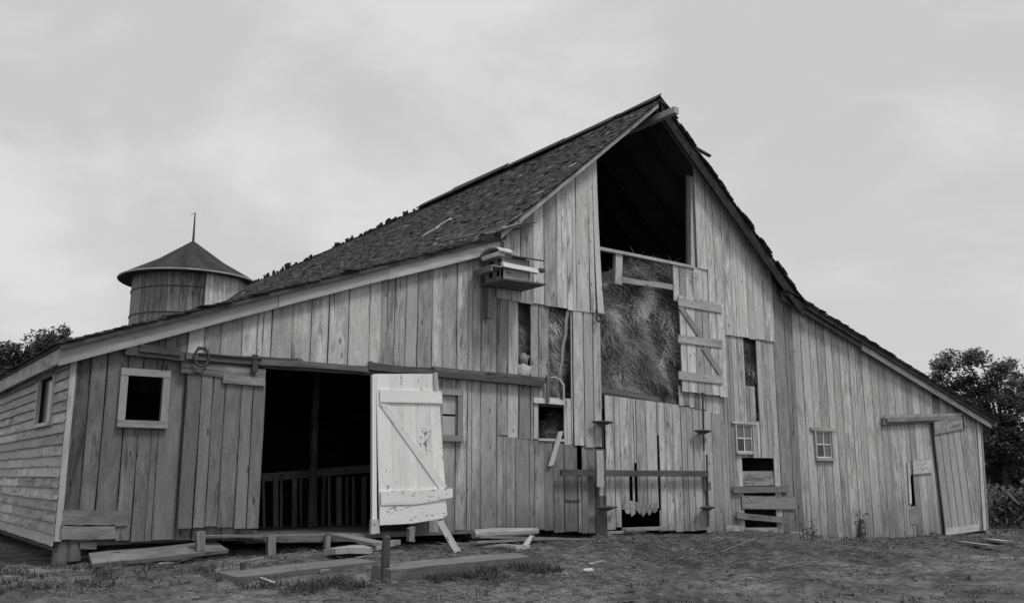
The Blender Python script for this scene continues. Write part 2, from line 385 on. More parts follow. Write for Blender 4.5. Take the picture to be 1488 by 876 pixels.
# two long boards at the opening edge, sprung outwards at the foot
for xa, xb, dx in ((XGb-.28, XGb-.15, .03), (XGb-.145, XGb, .10)):
    rows = []; zb_ = botGL(xb)
    for i in range(9):
        f = i/8; z = lerp(zb_, ru(xa), f); zz = lerp(zb_, ru(xb), f); k = dx*(1-f)**2
        rows.append(((xa+k*.6, -.05-k*.5, z), (xb+k, -.05-k*.5, zz)))
    mb.strip(rows, (0, .028, 0), .33)
mb.build('gable_siding', M_WOOD, barn)
mb = MB(); XJ = X_(1009, 330)
botGR = LN([(1005, 387), (1031, 393), (1033, 440), (1047, 487), (1049, 487), (1127, 497)])
boards(mb, XJ, XE+.02, ru, botGR, Y=-.045, tone=.32, tv=.10, wd=.34, th=.03, cracks=.2, gap=.008)
mb.build('gable_siding', M_WOOD, barn)
# patch of short boards under the loft sill and below the hay door
mb = MB()
boards(mb, X_(977, 410), X_(1031, 410), LN([(977, 384), (1031, 392)]), LN([(977, 436), (1031, 446)]), Y=-.02, tone=.32, tv=.1, wd=.28)
mb.build('gable_patch', M_WOOD, barn); mb = MB()
boards(mb, X_(985, 590), X_(1024, 590), LN([(985, 560), (1048, 572)]), LN([(985, 588), (1050, 601)]), Y=-.03, tone=.25, tv=.2, wd=.2)
mb.build('gable_patch', M_WOOD, barn)
# corner boards at the right end
mb = MB()
a = W(1413, 612); b = W(1433, 772)
mb.plank(W(1434, 770, -.05), W(1424, 610, -.05), (-.22, 0, 0), (0, .03, 0), .34, 4)
mb.plank(W(1437, 768, -.02), W(1427, 612, -.02), (-.1, 0, 0), (0, .03, 0), .2, 4)
mb.build('corner_board', M_TRIM, barn)
mb = MB(); mb.plank((XL-.02, -.03, botL(XL)), (XL-.02, -.03, roofz(XL)-.05), (.09, 0, 0), (0, .03, 0), .28, 5); mb.build('corner_board', M_TRIM, barn)
# horizontal patch boards at the left foot
mb = MB()
for (x0, y0, x1, y1, h, tn) in ((88, 764, 187, 764, .235, .115), (84, 784, 167, 783, .21, .14)):
    A = W(x0, y0, -.03); B = W(x1, y1, -.03); mb.plank(A, B, (0, 0, h), (0, .03, 0), tn, 6, .006, rag=.03)
mb.build('patch_board', M_WOOD, barn)
# --- horizontal clapboards on the left side wall
mb = MB(); WA = XP(77, 612, XL); WB = XP(62, 548, XL)
wy0, wy1, wz0, wz1 = 1.05, 2.4, 1.84, 2.66
z = -.02; i = 0
while z < 2.62:
    for ya, yb in (((.0, wy0), (wy1, YB)) if (z+.1 > wz0 and z < wz1-.05) else ((.0, YB),)):
        y = ya; 
        while y < yb-.01:
            ye = min(yb, y+rnd.uniform(3.2, 4.6)) if yb > 4 else yb
            tn = rnd.uniform(.2, .34); nn = max(2, int((ye-y)/.5)); rows = []
            jz = rnd.uniform(-.006, .006)
            for k in range(nn+1):
                yy = lerp(y, ye, k/nn); zj = rnd.uniform(-.006, .006)+jz
                rows.append(((XL-.045, yy, z+zj), (XL-.012, yy, z+.185+zj)))
            mb.strip(rows, (.015, 0, 0), tn); y = ye+.004
    z += .165
mb.build('side_wall', M_WOOD, barn)
mb = MB(); mb.box((XL-.0, .03, -.1), (XL+.04, wy0, 2.98), .1, 1); mb.box((XL, wy1, -.1), (XL+.04, YB, 2.98), .1, 1)
mb.box((XL, wy0, -.1), (XL+.04, wy1, wz0), .1, 1); mb.box((XL, wy0, wz1), (XL+.04, wy1, 2.98), .1, 1)
mb.box((XL, .02, 2.6), (XL-.06, YB, 2.82), .3, 1)
mb.build('side_frame', M_BEAM, barn)
mb = MB(); mb.box((XR, .03, -1.0), (XR+.03, YB, 2.8), .22, 1); mb.build('side_wall', M_WOOD, barn)
mb = MB(); boards(mb, XL, XR, lambda x: roofz(x), lambda x: -.9, Y=YB, tone=.2, wd=.4, gap=-.02, th=.05); mb.build('rear_wall', M_WOOD, barn)

def window(x0, x1, z0, z1, Y, fw_, tone=.33, sash=None, nm='window', side=None, panes=None, header=0, sillx=0):
    mb = MB(); f = fw_; y0, y1 = Y-.035, Y+.05
    mb.box((x0-f, y0, z0-.0), (x0, y1, z1), tone, 2); mb.box((x1, y0, z0), (x1+f, y1, z1), tone*.9, 2)
    mb.box((x0-f-header, y0-.006, z1), (x1+f+header, y1, z1+f), tone*1.0, 0)
    mb.box((x0-f-sillx, y0-.03, z0-f), (x1+f+sillx, y1, z0), tone*.9, 0)
    w_ = mb.build(nm, M_TRIM, barn)
    if sash:
        m2 = MB(); s = .035; xm = (x0+x1)/2; zm = (z0+z1)/2
        for q in ((x0, x0+s, z0, z1), (x1-s, x1, z0, z1), (xm-.018, xm+.018, z0, z1)): m2.box((q[0], Y+.0, q[2]), (q[1], Y+.035, q[3]), sash, 2)
        for q in ((z0, z0+s), (z1-s, z1), (zm-.018, zm+.018)): m2.box((x0, Y-.003, q[0]), (x1, Y+.036, q[1]), sash, 0)
        m2.build('sash', M_TRIM, w_)
        for i, (a, b, c, d) in enumerate(((x0, xm, zm, z1), (xm, x1, zm, z1), (x0, xm, z0, zm), (xm, x1, z0, zm))):
            m3 = MB(); m3.box((a+.01, Y+.014, c+.01), (b-.01, Y+.02, d-.01), .2, 0)
            m3.build('pane', panes[i], w_)
    return w_
window(HA[0], HA[1], HA[2], HA[3], -.02, .115, .22)
hw = window(HD[0], HD[1]+.02, HD[2], HD[3], -.02, .12, .19)
zm_ = (HD[2]+HD[3])/2
for za_, zb_ in ((HD[2], zm_-.02), (zm_+.02, HD[3])):
    mb = MB(); mb.box((HD[0], .01, za_), (HD[1]+.02, .03, zb_), .3, 2); mb.build('pale_pane_panel', M_TRIM, hw)  # pale panels stand in for the window's two stacked bright panes
window(HP[0], HP[1], HP[2], HP[3], -.02, .05, .33, .42, panes=[M_PANE, M_PANE, M_DARK, M_PANE], header=.12)  # lower left pane is missing: near-black sheet paints the dark gap
window(HR[0], HR[1], HR[2], HR[3], -.02, .08, .26, .42, panes=[M_PANE, M_PANE, M_DARK, M_PANE], header=.15)  # lower left again a sheet coloured dark for the missing pane
mb = MB()
for q in ((wy0-.05, wy0+.05), (wy1-.05, wy1+.05)): mb.box((XL-.06, q[0], wz0), (XL, q[1], wz1), .42, 2)
mb.box((XL-.065, wy0-.07, wz1), (XL, wy1+.07, wz1+.1), .36, 1); mb.box((XL-.09, wy0-.07, wz0-.06), (XL, wy1+.07, wz0), .4, 1)
sw = mb.build('window', M_TRIM, barn)
mb = MB(); mb.box((XL+.03, wy0, wz0), (XL+.035, wy1, wz1), .1, 1); mb.build('pane', M_DARK, sw)
# sill, jambs of the little feed opening
mb = MB(); mb.plank(W(776, 585, -.05), W(820, 588, -.05), (0, 0, .11), (0, .05, 0), .46, 2)
mb.plank(W(776, 592, -.03), W(776, 637, -.03), (.1, 0, 0), (0, .04, 0), .33, 3)
mb.plank(W(783, 640, -.03), W(820, 641, -.03), (0, 0, .05), (0, .06, 0), .36, 2)
mb.build('feed_opening_frame', M_TRIM, barn)
# horseshoe arch pale hoop and thin crooked pole in the slot
mb = MB(); mb.plank(W(829, 447, -.02), W(815, 545, -.05), (-.07, 0, 0), (0, .03, 0), .17, 5, .02); mb.plank(W(815, 540, -.05), W(819, 583, -.04), (-.07, 0, 0), (0, .03, 0), .16, 3, .01)
mb.build('loose_batten', M_WOOD, barn)
mb = MB(); mb.tube([W(x, y, -.08) for x, y in ((800, 548), (806, 548), (811, 550), (815, 554), (818, 559), (819, 567), (819, 580))], [.012, .018, .02, .022, .035, .025, .02], 8, .32)
mb.build('bent_strap', M_TRIM, barn)
mb = MB(); mb.plank(W(797, 677, -.08), W(812, 627, -.07), (.13, 0, .02), (0, .03, 0), .36, 2); mb.build('loose_batten', M_TRIM, barn, label='short pale board hanging at a slant below the small feed opening')

# --- sliding door, left
def dplank(mb, q0, q1, h, Y, tone, th=.03, n=3, h1=None): mb.plank(W(*q0, Y), W(*q1, Y), (0, 0, h), (0, th, 0), tone, n, .004, w1=None if h1 is None else (0, 0, h1), rag=.01)
mb = MB(); x0, x1 = X_(262, 650), X_(379, 650)
boards(mb, x0, x1, LN([(262, 535), (385, 555)]), LN([(258, 765), (377, 765)]), Y=-.1, tone=.122, tv=.16, wd=.235, th=.03)
sdoor = mb.build('sliding_door', M_WOOD, barn)
mb = MB(); dplank(mb, (264, 541), (385, 556), .23, -.125, .13); dplank(mb, (324, 556), (385, 561), .15, -.15, .15); mb.build('door_rail', M_WOOD, sdoor)
mb = MB()
ring = [W(293+10.5*math.cos(a), 519+13*math.sin(a), -.19) for a in [R(-65+k*360*.86/16) for k in range(17)]]
mb.tube(ring, .022, 8, .05); mb.tube([W(287, 506, -.19), W(300, 506, -.19)], .03, 6, .06); mb.build('ring_hanger', M_IRON, sdoor)
mb = MB(); mb.box(tuple(W(367, 540, -.2)), tuple(W(374, 516, -.14)), .05, 2); mb.build('strap_hanger', M_IRON, sdoor)
# --- white door, leaning a little out of its opening
def Q(px, py, Y): return W(px, py, Y)
YD0, YD1 = -.22, -.42
def WD(px, py, o=0): # a point of the white door's own plane
    t = (px-545)/100.; return W(px, py, lerp(YD0, YD1, t)-o)
mb = MB(); es = [546, 566, 584, 602, 622, 636]
eb = [552, 573, 592, 610, 632, 650]
for i in range(5):
    rows = []
    for k in range(6):
        f = k/5; a = WD(lerp(eb[i], es[i], f)+.03, lerp(763-3*i, 543, f)); b = WD(lerp(eb[i+1], es[i+1], f)-.03, lerp(760-3*i, 543, f)); rows.append((a, b))
    mb.strip(rows, (0, .035, 0), .6*rnd.uniform(.9, 1.07))
wdoor = mb.build('hinged_door', M_PAINT, barn, label='white painted plank door standing ajar with a diagonal brace')
mb = MB()
mb.strip([(WD(553, 584, .03), WD(552, 566, .03)), (WD(643, 586, .03), WD(642, 568, .03))], (0, .025, 0), .6)
mb.build('door_rail', M_PAINT, wdoor)
mb = MB(); mb.strip([(WD(554, 734, .04), WD(554, 714, .04)), (WD(610, 732, .04), WD(610, 712, .04)), (WD(658, 722, .04), WD(658, 709, .04))], (0, .035, 0), .62)
mb.build('door_rail', M_CHIP, wdoor)
mb = MB(); mb.strip([(WD(552, 763, .045), WD(552, 736, .045)), (WD(600, 760, .045), WD(600, 735, .045)), (WD(648, 752, .045), WD(647, 730, .045))], (0, .03, 0), .62)
mb.build('door_rail', M_CHIP, wdoor)
mb = MB(); mb.strip([(WD(551, 586, .016), WD(557, 582, .016)), (WD(640, 712, .016), WD(650, 706, .016))], (0, .018, 0), .55); mb.build('door_brace', M_PAINT, wdoor)
mb = MB(); mb.strip([(WD(541, 775, .03), WD(548, 773, .03)), (WD(541, 545, .03), WD(546, 543, .03))], (0, .07, 0), .6); mb.build('door_stile', M_PAINT, wdoor)
mb = MB(); mb.strip([(WD(539, 776, .06), WD(552, 774, .06)), (WD(540, 754, .06), WD(550, 754, .06))], (0, .07, 0), .4); mb.build('door_foot_block', M_CHIP, wdoor)
mb = MB(); mb.strip([(WD(632, 567, .04), WD(637, 567, .04)), (WD(631, 541, .04), WD(636, 541, .04))], (0, .03, 0), .35); mb.build('door_hanger', M_TRIM, wdoor)
# --- tracks over the doors
def beam(mb, q0, q1, h, Y, d, tone, n=5, wob=.008): mb.plank(W(*q0, Y), W(*q1, Y), (0, 0, h), (0, d, 0), tone, n, wob, rag=.015)
mb = MB(); beam(mb, (181, 515), (267, 524), .15, -.14, .12, .085); beam(mb, (203, 510), (262, 517), .12, -.17, .03, .08); mb.tube([W(166, 504, -.08), W(205, 507, -.08)], .015, 6, .07)
mb.build('door_track', M_BEAM, barn)
mb = MB(); beam(mb, (265, 528), (432, 535), .17, -.13, .11, .085); beam(mb, (432, 528), (440, 529), .1, -.16, .03, .12)
beam(mb, (383, 535), (632, 550), .16, -.12, .11, .07); beam(mb, (270, 522), (535, 540), .10, -.17, .05, .13); beam(mb, (535, 537), (632, 546), .14, -.16, .05, .085)
mb.tube([W(289, 514, -.19), W(380, 522, -.19)], .02, 6, .05)
mb.build('door_track', M_BEAM, barn)
mb = MB(); beam(mb, (630, 546), (790, 562), .12, -.14, .12, .09, 6); beam(mb, (630, 540), (794, 556), .11, -.1, .1, .12, 6); beam(mb, (533, 532), (541, 526), .04, -.15, .03, .3)
mb.plank(W(795, 545, -.14), W(795, 585, -.1), (.07, 0, 0), (0, .03, 0), .16, 2)
mb.build('door_track', M_BEAM, barn)
# --- loft opening: jambs, sill rail, stud, rail
mb = MB(); beam(mb, (868, 362), (1010, 390), .075, -.06, .12, .3, 5); mb.build('loft_sill', M_TRIM, barn)
mb = MB(); mb.plank(W(894, 412, -.02), W(895, 368, -.02), (.22, 0, 0), (0, .1, 0), .32, 3); mb.build('loft_stud', M_TRIM, barn)
mb = MB(); beam(mb, (905, 411), (978, 421), .14, -.0, .06, .24, 4); mb.build('loft_rail', M_TRIM, barn)
mb = MB(); mb.plank(W(1004, 388, .02), W(1004, 256, .02), (.18, 0, 0), (0, .1, 0), .32, 5); mb.plank(W(1001, 386, .1), W(1001, 254, .1), (.07, 0, 0), (0, .1, 0), .2, 5)
mb.build('loft_jamb', M_TRIM, barn)
mb = MB(); beam(mb, (872, 581), (985, 599), .3, .05, .05, .13, 4); beam(mb, (872, 574), (985, 592), .07, -.0, .05, .05, 4)
mb.build('hay_sill', M_BEAM, barn)
# --- braced hay door
mb = MB()
hx0, hx1 = X_(984, 500), X_(1050, 500)
boards(mb, hx0, hx1, LN([(984, 430), (1048, 443)]), LN([(984, 569), (1048, 577)]), Y=-.1, tone=.33, tv=.12, wd=.26, th=.025)
hdoor = mb.build('hay_door', M_WOOD, barn, label='hay door of upright boards with three rails and a Z brace')
for a, b in (((986, 444), (1049, 455)), ((986, 498), (1050, 505)), ((987, 551), (1051, 558))):
    mb = MB(); dplank(mb, a, b, .2, -.135, .27); mb.build('door_rail', M_TRIM, hdoor)
for a, b in (((986, 447), (1017, 492)), ((1020, 507), (1046, 546))):
    A, B = W(*a, -.13), W(*b, -.13); mb = MB(); mb.plank(A, B, (.13, 0, .09), (0, .03, 0), .19, 3); mb.build('door_brace', M_TRIM, hdoor)
# --- right end door and its track
mb = MB(); beam(mb, (1284, 617), (1400, 612), .2, -.1, .1, .17); beam(mb, (1290, 613), (1396, 609), .12, -.15, .05, .2); beam(mb, (1286, 608), (1400, 604), .1, -.13, .04, .3)
mb.tube([W(1398, 603, -.14), W(1400, 622, -.14)], .05, 6, .05)
mb.build('door_track', M_BEAM, barn)
mb = MB(); xs0 = [1357, 1366, 1376, 1385, 1395, 1405]; xs1 = [1374, 1384, 1394, 1404, 1414, 1426]
for i in range(5):
    rows = []
    for k in range(5):
        f = k/4; rows.append((W(lerp(xs1[i], xs0[i], f)+.2, lerp(771-1.2*i, 629-i*1.3, f), -.12), W(lerp(xs1[i+1], xs0[i+1], f)-.3, lerp(770-1.2*i, 629-i*1.3, f), -.12)))
    mb.strip(rows, (0, .03, 0), .215*rnd.uniform(.88, 1.1))
rdoor = mb.build('plank_door', M_WOOD, barn, label='narrow sagging plank door at the right end')
mb = MB(); dplank(mb, (1359, 631), (1404, 623), .4, -.16, .17, h1=.42); mb.build('door_rail', M_WOOD, rdoor)
mb = MB(); dplank(mb, (1375, 778), (1423, 771), .22, -.17, .29); mb.build('door_rail', M_WOOD, rdoor)
mb = MB(); dplank(mb, (1328, 689), (1355, 687), .43, -.06, .3); mb.build('patch_board', M_WOOD, barn); mb = MB(); dplank(mb, (1323, 762), (1334, 762), .45, -.02, .15); mb.build('patch_board', M_WOOD, barn)
mb = MB(); mb.plank(W(1322, 732, -.05), W(1319, 672, -.05), (.12, 0, 0), (0, .03, 0), .32, 4); mb.build('patch_board', M_WOOD, barn)
# --- planks nailed across the broken stall opening
mb = MB(); dplank(mb, (1080, 706), (1128, 705), .37, .02, .19)
mb.build('patch_board', M_WOOD, barn); 
for a, b, h, Yp, tn in (((1066, 716), (1147, 715), .16, -.09, .1), ((1079, 739), (1157, 740), .33, -.06, .145), ((1071, 753), (1142, 760), .15, -.1, .11), ((1083, 783), (1131, 782), .28, -.03, .21)):
    mb = MB(); dplank(mb, a, b, h, Yp, tn, .035, 4); mb.build('cross_plank', M_WOOD, barn)
mb = MB(); dplank(mb, (1056, 783), (1076, 783), .33, -.03, .24); mb.build('patch_board', M_WOOD, barn); mb = MB(); dplank(mb, (1148, 786), (1166, 786), .24, -.03, .24); mb.build('patch_board', M_WOOD, barn)
# --- long rail barring the centre doors
mb = MB(); beam(mb, (817, 691), (1030, 692), .135, -.2, .06, .085, 6, .004); mb.build('cross_rail', M_BEAM, barn)
for a, b, Yp, hh_ in (((868, 707), (880, 654), -.24, .22), ((871, 720), (882, 690), -.14, .2), ((1025, 712), (1037, 684), -.1, .2), ((1030, 733), (1037, 700), -.1, .15)):
    mb = MB(); mb.plank(W(a[0], a[1], Yp), W(a[0]-1.5, b[1], Yp), (b[0]-a[0]+0)*Vector((.017, 0, 0)), (0, .04, 0), .27, 2); mb.build('batten', M_TRIM, barn)
mb = MB(); beam(mb, (822, 727), (844, 728), .03, -.03, .04, .07, 2); mb.build('batten', M_BEAM, barn)
# --- diamond plates on upright iron rods
def plate(px, py, ex, rod):
    mb = MB(); c = W(px, py, -.16); k = .0225*ex
    for s in (1,):
        P = [c+Vector((-k, 0, 0)), c+Vector((0, 0, -.09)), c+Vector((k, 0, -.0)), c+Vector((0, 0, .045))]
        mb.prism(P, (0, .05, 0), .075)
        mb.prism([c+Vector((-k, -.0, .0)), c+Vector((0, -.16, .0)), c+Vector((k, 0, 0)), c+Vector((0, .12, 0))], (0, 0, .02), .08)
    o = mb.build('diamond_plate', M_IRON, barn)
    mb = MB()
    mb.tube([W(rod[0], rod[1], -.13), W(rod[2], rod[3], -.13)], .024, 6, .04); mb.build('iron_rod', M_IRON, o)
plate(876, 613, 14, (876, 615, 876, 652)); plate(1022, 626, 14, (1021, 570, 1023, 655))
plate(881, 737, 15, (877, 700, 879, 742)); plate(1029, 737, 12, (1027, 660, 1029, 765))
# small pulley under the gable siding
mb = MB(); c = W(870, 462, -.14); mb.tube([c+Vector((.07*math.cos(a), 0, .08*math.sin(a))) for a in [k*math.pi/6 for k in range(12)]], .025, 6, .05, True); mb.tube([c+Vector((0, 0, .06)), c+Vector((-.02, .05, .2))], .02, 6, .05)
mb.build('pulley', M_IRON, barn)
# foundation posts under the left corner and floor sill
for q in ((77, 822, 94, 790), (96, 800, 104, 786)):
    mb = MB(); a = W(q[0], q[1], .06); b = W(q[2], q[3], .06); mb.tube([(a.x+.1, .12, a.z-.15), (a.x+.1, .12, b.z+.05)], [.13, .11], 9, .12); mb.build('foundation_post', M_BEAM, barn)
mb = MB(); mb.plank(W(116, 797, .02), W(140, 797, .02), (0, 0, .1), (0, .1, 0), .2, 2); mb.plank((XL, .05, -.05), (X_(375, 780), .05, -.05), (0, 0, .14), (0, .15, 0), .1, 5)
mb.build('sill_beam', M_BEAM, barn)
mb = MB(); mb.box((HC[0]-.1, .0, -.12), (HC[1]+2.2, 7.0, -.02), .14, 1); mb.build('threshold_floor', M_BEAM, barn)
# loft floor, posts, inner partition: what closes the dark interior
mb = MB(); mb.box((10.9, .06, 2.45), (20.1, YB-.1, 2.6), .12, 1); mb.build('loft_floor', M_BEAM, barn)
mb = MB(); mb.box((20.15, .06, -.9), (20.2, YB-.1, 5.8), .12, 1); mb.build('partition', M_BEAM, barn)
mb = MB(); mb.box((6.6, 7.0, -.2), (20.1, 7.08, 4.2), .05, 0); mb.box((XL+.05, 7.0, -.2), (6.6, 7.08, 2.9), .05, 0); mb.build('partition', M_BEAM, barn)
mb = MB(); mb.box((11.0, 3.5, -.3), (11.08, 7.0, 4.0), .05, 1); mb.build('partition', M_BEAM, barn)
for x in (8.0,):
    mb = MB(); a = W(452, 775, 2.0); mb.tube([(a.x, 2.0, -.1), (a.x-.02, 2.0, 2.2), (a.x, 2.0, 3.9)], [.085, .075, .06], 8, .07); mb.build('inner_post', M_BEAM, barn)

# ---------------------------------------------------------------- roofs
def shingle_slope(name, A, B, Cc, D, expo, wd, tone, th=.02, label=None, rag=.02, sag=None, y_front_detail=None):
    """A eave front, B eave back, Cc ridge back, D ridge front (underside plane). Builds sheathing + courses."""
    A, B, Cc, D = map(Vector, (A, B, Cc, D)); up_ = (D-A); n = (B-A).cross(D-A).normalized()
    if n.z < 0: n = -n
    mb = MB()
    if sag:
        for i in range(6):
            rows_ = []
            for k in range(57):
                a = A.lerp(B, k/56).lerp(D.lerp(Cc, k/56), i/6); b = A.lerp(B, k/56).lerp(D.lerp(Cc, k/56), (i+1)/6)
                rows_.append((a+Vector((0, 0, sag(a))), b+Vector((0, 0, sag(b)))))
            mb.strip(rows_, n*.04, .07)
    else: mb.strip([(A, B), (D, Cc)], n*.05, .07)
    sheath = mb.build(name, M_BEAM, barn, label=label)
    mb = MB(); Ls = up_.length; rows = int(Ls/expo)+1; ud = up_.normalized(); bd = (B-A).normalized(); Ln = (B-A).length
    for r in range(rows):
        s0 = r*expo-.04; lenS = expo*1.9; y = rnd.uniform(-.05, .02)-.02
        while y < Ln:
            ww = wd*rnd.uniform(.6, 1.5)
            if rnd.random() > .012:
                dn = rnd.uniform(-rag, rag)*.8-(rnd.random() < .04)*.05; h0 = .05+.028+rnd.uniform(0, .012)+(rnd.random() < .03)*.03
                so_ = s0+dn; e = min(Ls+.02, s0+lenS)
                if e-so_ > .05:
                    a = A+bd*y+ud*so_+n*h0; b = A+bd*min(Ln+.03, y+ww-.006)+ud*(so_+rnd.uniform(-.008, .008))+n*(h0+rnd.uniform(-.004, .004))
                    c = A+bd*min(Ln+.03, y+ww-.006)+ud*e+n*.058; d = A+bd*y+ud*e+n*.058
                    tt = tone*rnd.uniform(.55, 1.5)*(1 if rnd.random() > .035 else rnd.uniform(1.6, 3.2))
                    if sag:
                        a, b, c, d = [q+Vector((0, 0, sag(q))) for q in (a, b, c, d)]
                    mb.strip([(a, b), (d, c)], -n*th, tt)
            y += ww
    mb.build('shingles', M_SHING, sheath, fixn=False)
    return sheath
sagf = lambda q: -.10*math.sin(math.pi*min(1, max(0, q.y/28)))+.035*noise.noise((q.x*.35, q.y*.35, 0))+.012*0
ek = XK0-.12; ekz = 6.04-.12*.87
sl = (RZ-6.04)/(RX-XK0)
r1 = shingle_slope('main_roof', (XK0-.2, OH, 6.04-.2*sl), (XK0-.2, YB+.3, 6.04-.2*sl), (RX, YB+.3, RZ), (RX, OH, RZ), .15, .13, .085, sag=sagf, label='steep left slope of mossy worn wood shingles', rag=.02)
sr = (RZ-6.22)/(XK1-RX)
r2 = shingle_slope('main_roof', (20.95, OH, RZ-(20.95-RX)*sr), (20.95, YB+.3, RZ-(20.95-RX)*sr), (RX, YB+.3, RZ), (RX, OH, RZ), .2, .3, .05, rag=.04, th=.03)
r3 = shingle_slope('lean_to_roof', (XL-.22, OH+.13, roofz(XL)-.08), (XL-.22, YB, roofz(XL)-.08), (8.15, YB, 4.93), (8.15, OH+.13, 4.93), .14, .22, .05, rag=.012)
r3b = shingle_slope('lean_to_roof', (8.15, OH+.13, 4.93), (8.15, YB, 4.93), (XK0+.1, YB, 5.9), (XK0+.1, OH+.13, 5.9), .14, .22, .05, rag=.012)
r4 = shingle_slope('lean_to_roof', (31.25, OH, 2.76), (31.25, YB, 2.76), (XK1, YB, 5.87), (XK1, OH, 5.87), .14, .22, .045, rag=.014)
# rake and eave boards
def rake(nm, p0, p1, h, Y, tone, drop=0, n=6, th=.035, par=r1, mat=None):
    mb = MB(); a = Vector((p0[0], Y, p0[1]-h-drop)); b = Vector((p1[0], Y, p1[1]-h-drop)); mb.plank(a, b, (0, 0, h), (0, th, 0), tone, n, .004, rag=.01); return mb.build(nm, mat or M_TRIM, par)
rake('rake_board', (XK0-.1, 6.0), (RX-.05, RZ), .17, OH+.02, .25)
rake('rake_board', (RX+.05, RZ+.05), (20.9, RZ+.05-(20.9-RX)*sr), .44, OH-.0, .035, par=r2, mat=M_SHING, n=14)
rake('rake_board', (RX+.1, RZ-.1), (17.15, RZ-.1-1.5*sr), .17, OH+.2, .2, par=r2)
rake('rake_board', (XL-.2, roofz(XL)-.08), (5.97, 4.15), .28, -.15, .25, par=r3)
rake('rake_board', (5.98, 4.15), (8.15, 4.94), .27, -.15, .3, par=r3)
rake('rake_board', (8.15, 4.94), (XK0, 5.88), .28, -.15, .38, par=r3b)
rake('rake_board', (XL-.22, roofz(XL)-.06), (8.15, 4.96), .07, OH+.11, .07, par=r3, mat=M_BEAM)
rake('rake_board', (8.15, 4.96), (XK0+.1, 5.94), .07, OH+.11, .07, par=r3b, mat=M_BEAM)
rake('rake_board', (XK1, 5.87), (24.2, 4.745), .2, -.2, .1, par=r4)
rake('rake_board', (23.8, 4.85), (31.1, 2.80), .26, -.22, .36, par=r4)
rake('rake_board', (XK1, 5.86), (31.2, 2.78), .09, OH+.03, .07, par=r4, mat=M_BEAM)
mb = MB(); mb.plank((XL-.2, -.1, roofz(XL)-.32), (XL-.2, YB, roofz(XL)-.32), (0, 0, .24), (.035, 0, 0), .28, 12, .008); mb.build('eave_board', M_TRIM, r3)
mb = MB(); mb.prism([(XL-.2, -.12, roofz(XL)-.32), (XL+.02, -.12, roofz(XL)-.28), (XL+.02, -.12, roofz(XL)-.03), (XL-.2, -.12, roofz(XL)-.08)], (0, .02, 0), .06); mb.build('rake_end', M_BEAM, r3)
mb = MB(); mb.plank((31.2, OH, 2.6), (31.2, YB, 2.6), (0, 0, .14), (.035, 0, 0), .2, 8, .005); mb.build('eave_board', M_TRIM, r4)
# rafters seen from below in the loft
for k in range(9):
    y = .55+k*.95
    for par, x1_, z1_ in ((r1, XK0+.1, 6.13), (r2, 20.6, RZ-(20.6-RX)*sr)):
        mb = MB(); mb.plank((RX, y, RZ-.19), (x1_, y, z1_-.19), (0, 0, .15), (0, .08, 0), .03, 3); mb.build('rafter', M_BEAM, par)
# ridge cap boards at the front, ragged comb of shingles farther back
capy = OH
mb = MB(); y = OH-.02
for i, Ln in enumerate((1.35, 2.1, 2.5, 3.1, 1.9)):
    z0 = RZ+.09+rnd.uniform(-.01, .03)
    mb.strip([((RX-.26, y, z0-.15), (RX+.02, y, z0+.075)), ((RX-.26, y+Ln, z0-.15+rnd.uniform(-.03, .02)), (RX+.02, y+Ln, z0+.075+rnd.uniform(-.03, .02)))], (.02, 0, .05), .05)
    y += Ln+rnd.uniform(.08, .2)
mb.strip([((RX-.02, OH, RZ+.15), (RX+.24, OH, RZ-.06)), ((RX-.02, y, RZ+.13), (RX+.24, y, RZ-.08))], (.02, 0, .03), .06)
mb.build('ridge_cap', M_BEAM, r1)
mb = MB(); yy = y-.2
while yy < YB:
    cl = noise.noise((yy*.55, 3, 0))
    if rnd.random() < .85+cl*.6:
        h_ = rnd.uniform(.0, .15)*max(.3, 1+2*cl); ww = rnd.uniform(.1, .3); ln = rnd.uniform(-.05, .05); x = RX+rnd.uniform(-.06, .06); z0 = RZ+.0+sagf(Vector((RX, yy, 0)))
        mb.strip([((x, yy, z0), (x, yy+ww, z0)), ((x-.05+ln, yy, z0+.08+h_), (x-.05+ln, yy+ww, z0+.08+h_*rnd.uniform(.7, 1.1)))], (.02, 0, 0), .05*rnd.uniform(.6, 1.3))
    yy += rnd.uniform(.06, .2)
mb.build('ridge_shingles', M_SHING, r1)
mb = MB(); 
for k in range(30):   # curled shingles along the right rake
    f = rnd.random(); x = lerp(RX+.1, 20.9, f); z = RZ-(x-RX)*sr+.08
    mb.strip([((x, OH-.05-rnd.random()*.06, z), (x, OH+.2, z)), ((x+.22, OH-.03-rnd.random()*.05, z-.22*sr+rnd.uniform(.01, .06)), (x+.22, OH+.2, z-.22*sr+.04))], (.01, 0, .02), .045*rnd.uniform(.6, 1.5))
mb.strip([((16.72, OH, 9.2), (16.72, OH+.08, 9.2)), ((17.25, OH-.1, 9.02), (17.25, OH-.02, 9.02))], (.02, 0, .05), .05)
mb.build('curled_shingles', M_SHING, r2)
def on_slope(px, py):
    q = ray(px, py); t = (RZ+.12-RX*sl-CAM.z)/(q.z-q.x*sl); return CAM+q*t
for (a, b), (c, d), wz in (((612, 344), (634, 331), .12), ((634, 330), (652, 319), .14)):
    P, Q_ = on_slope(a, b), on_slope(c, d); mb = MB(); mb.plank(P, Q_, (.09, 0, .08), (.02, 0, -.03), .42, 2); mb.build('pale_shingle', M_TRIM, r1)
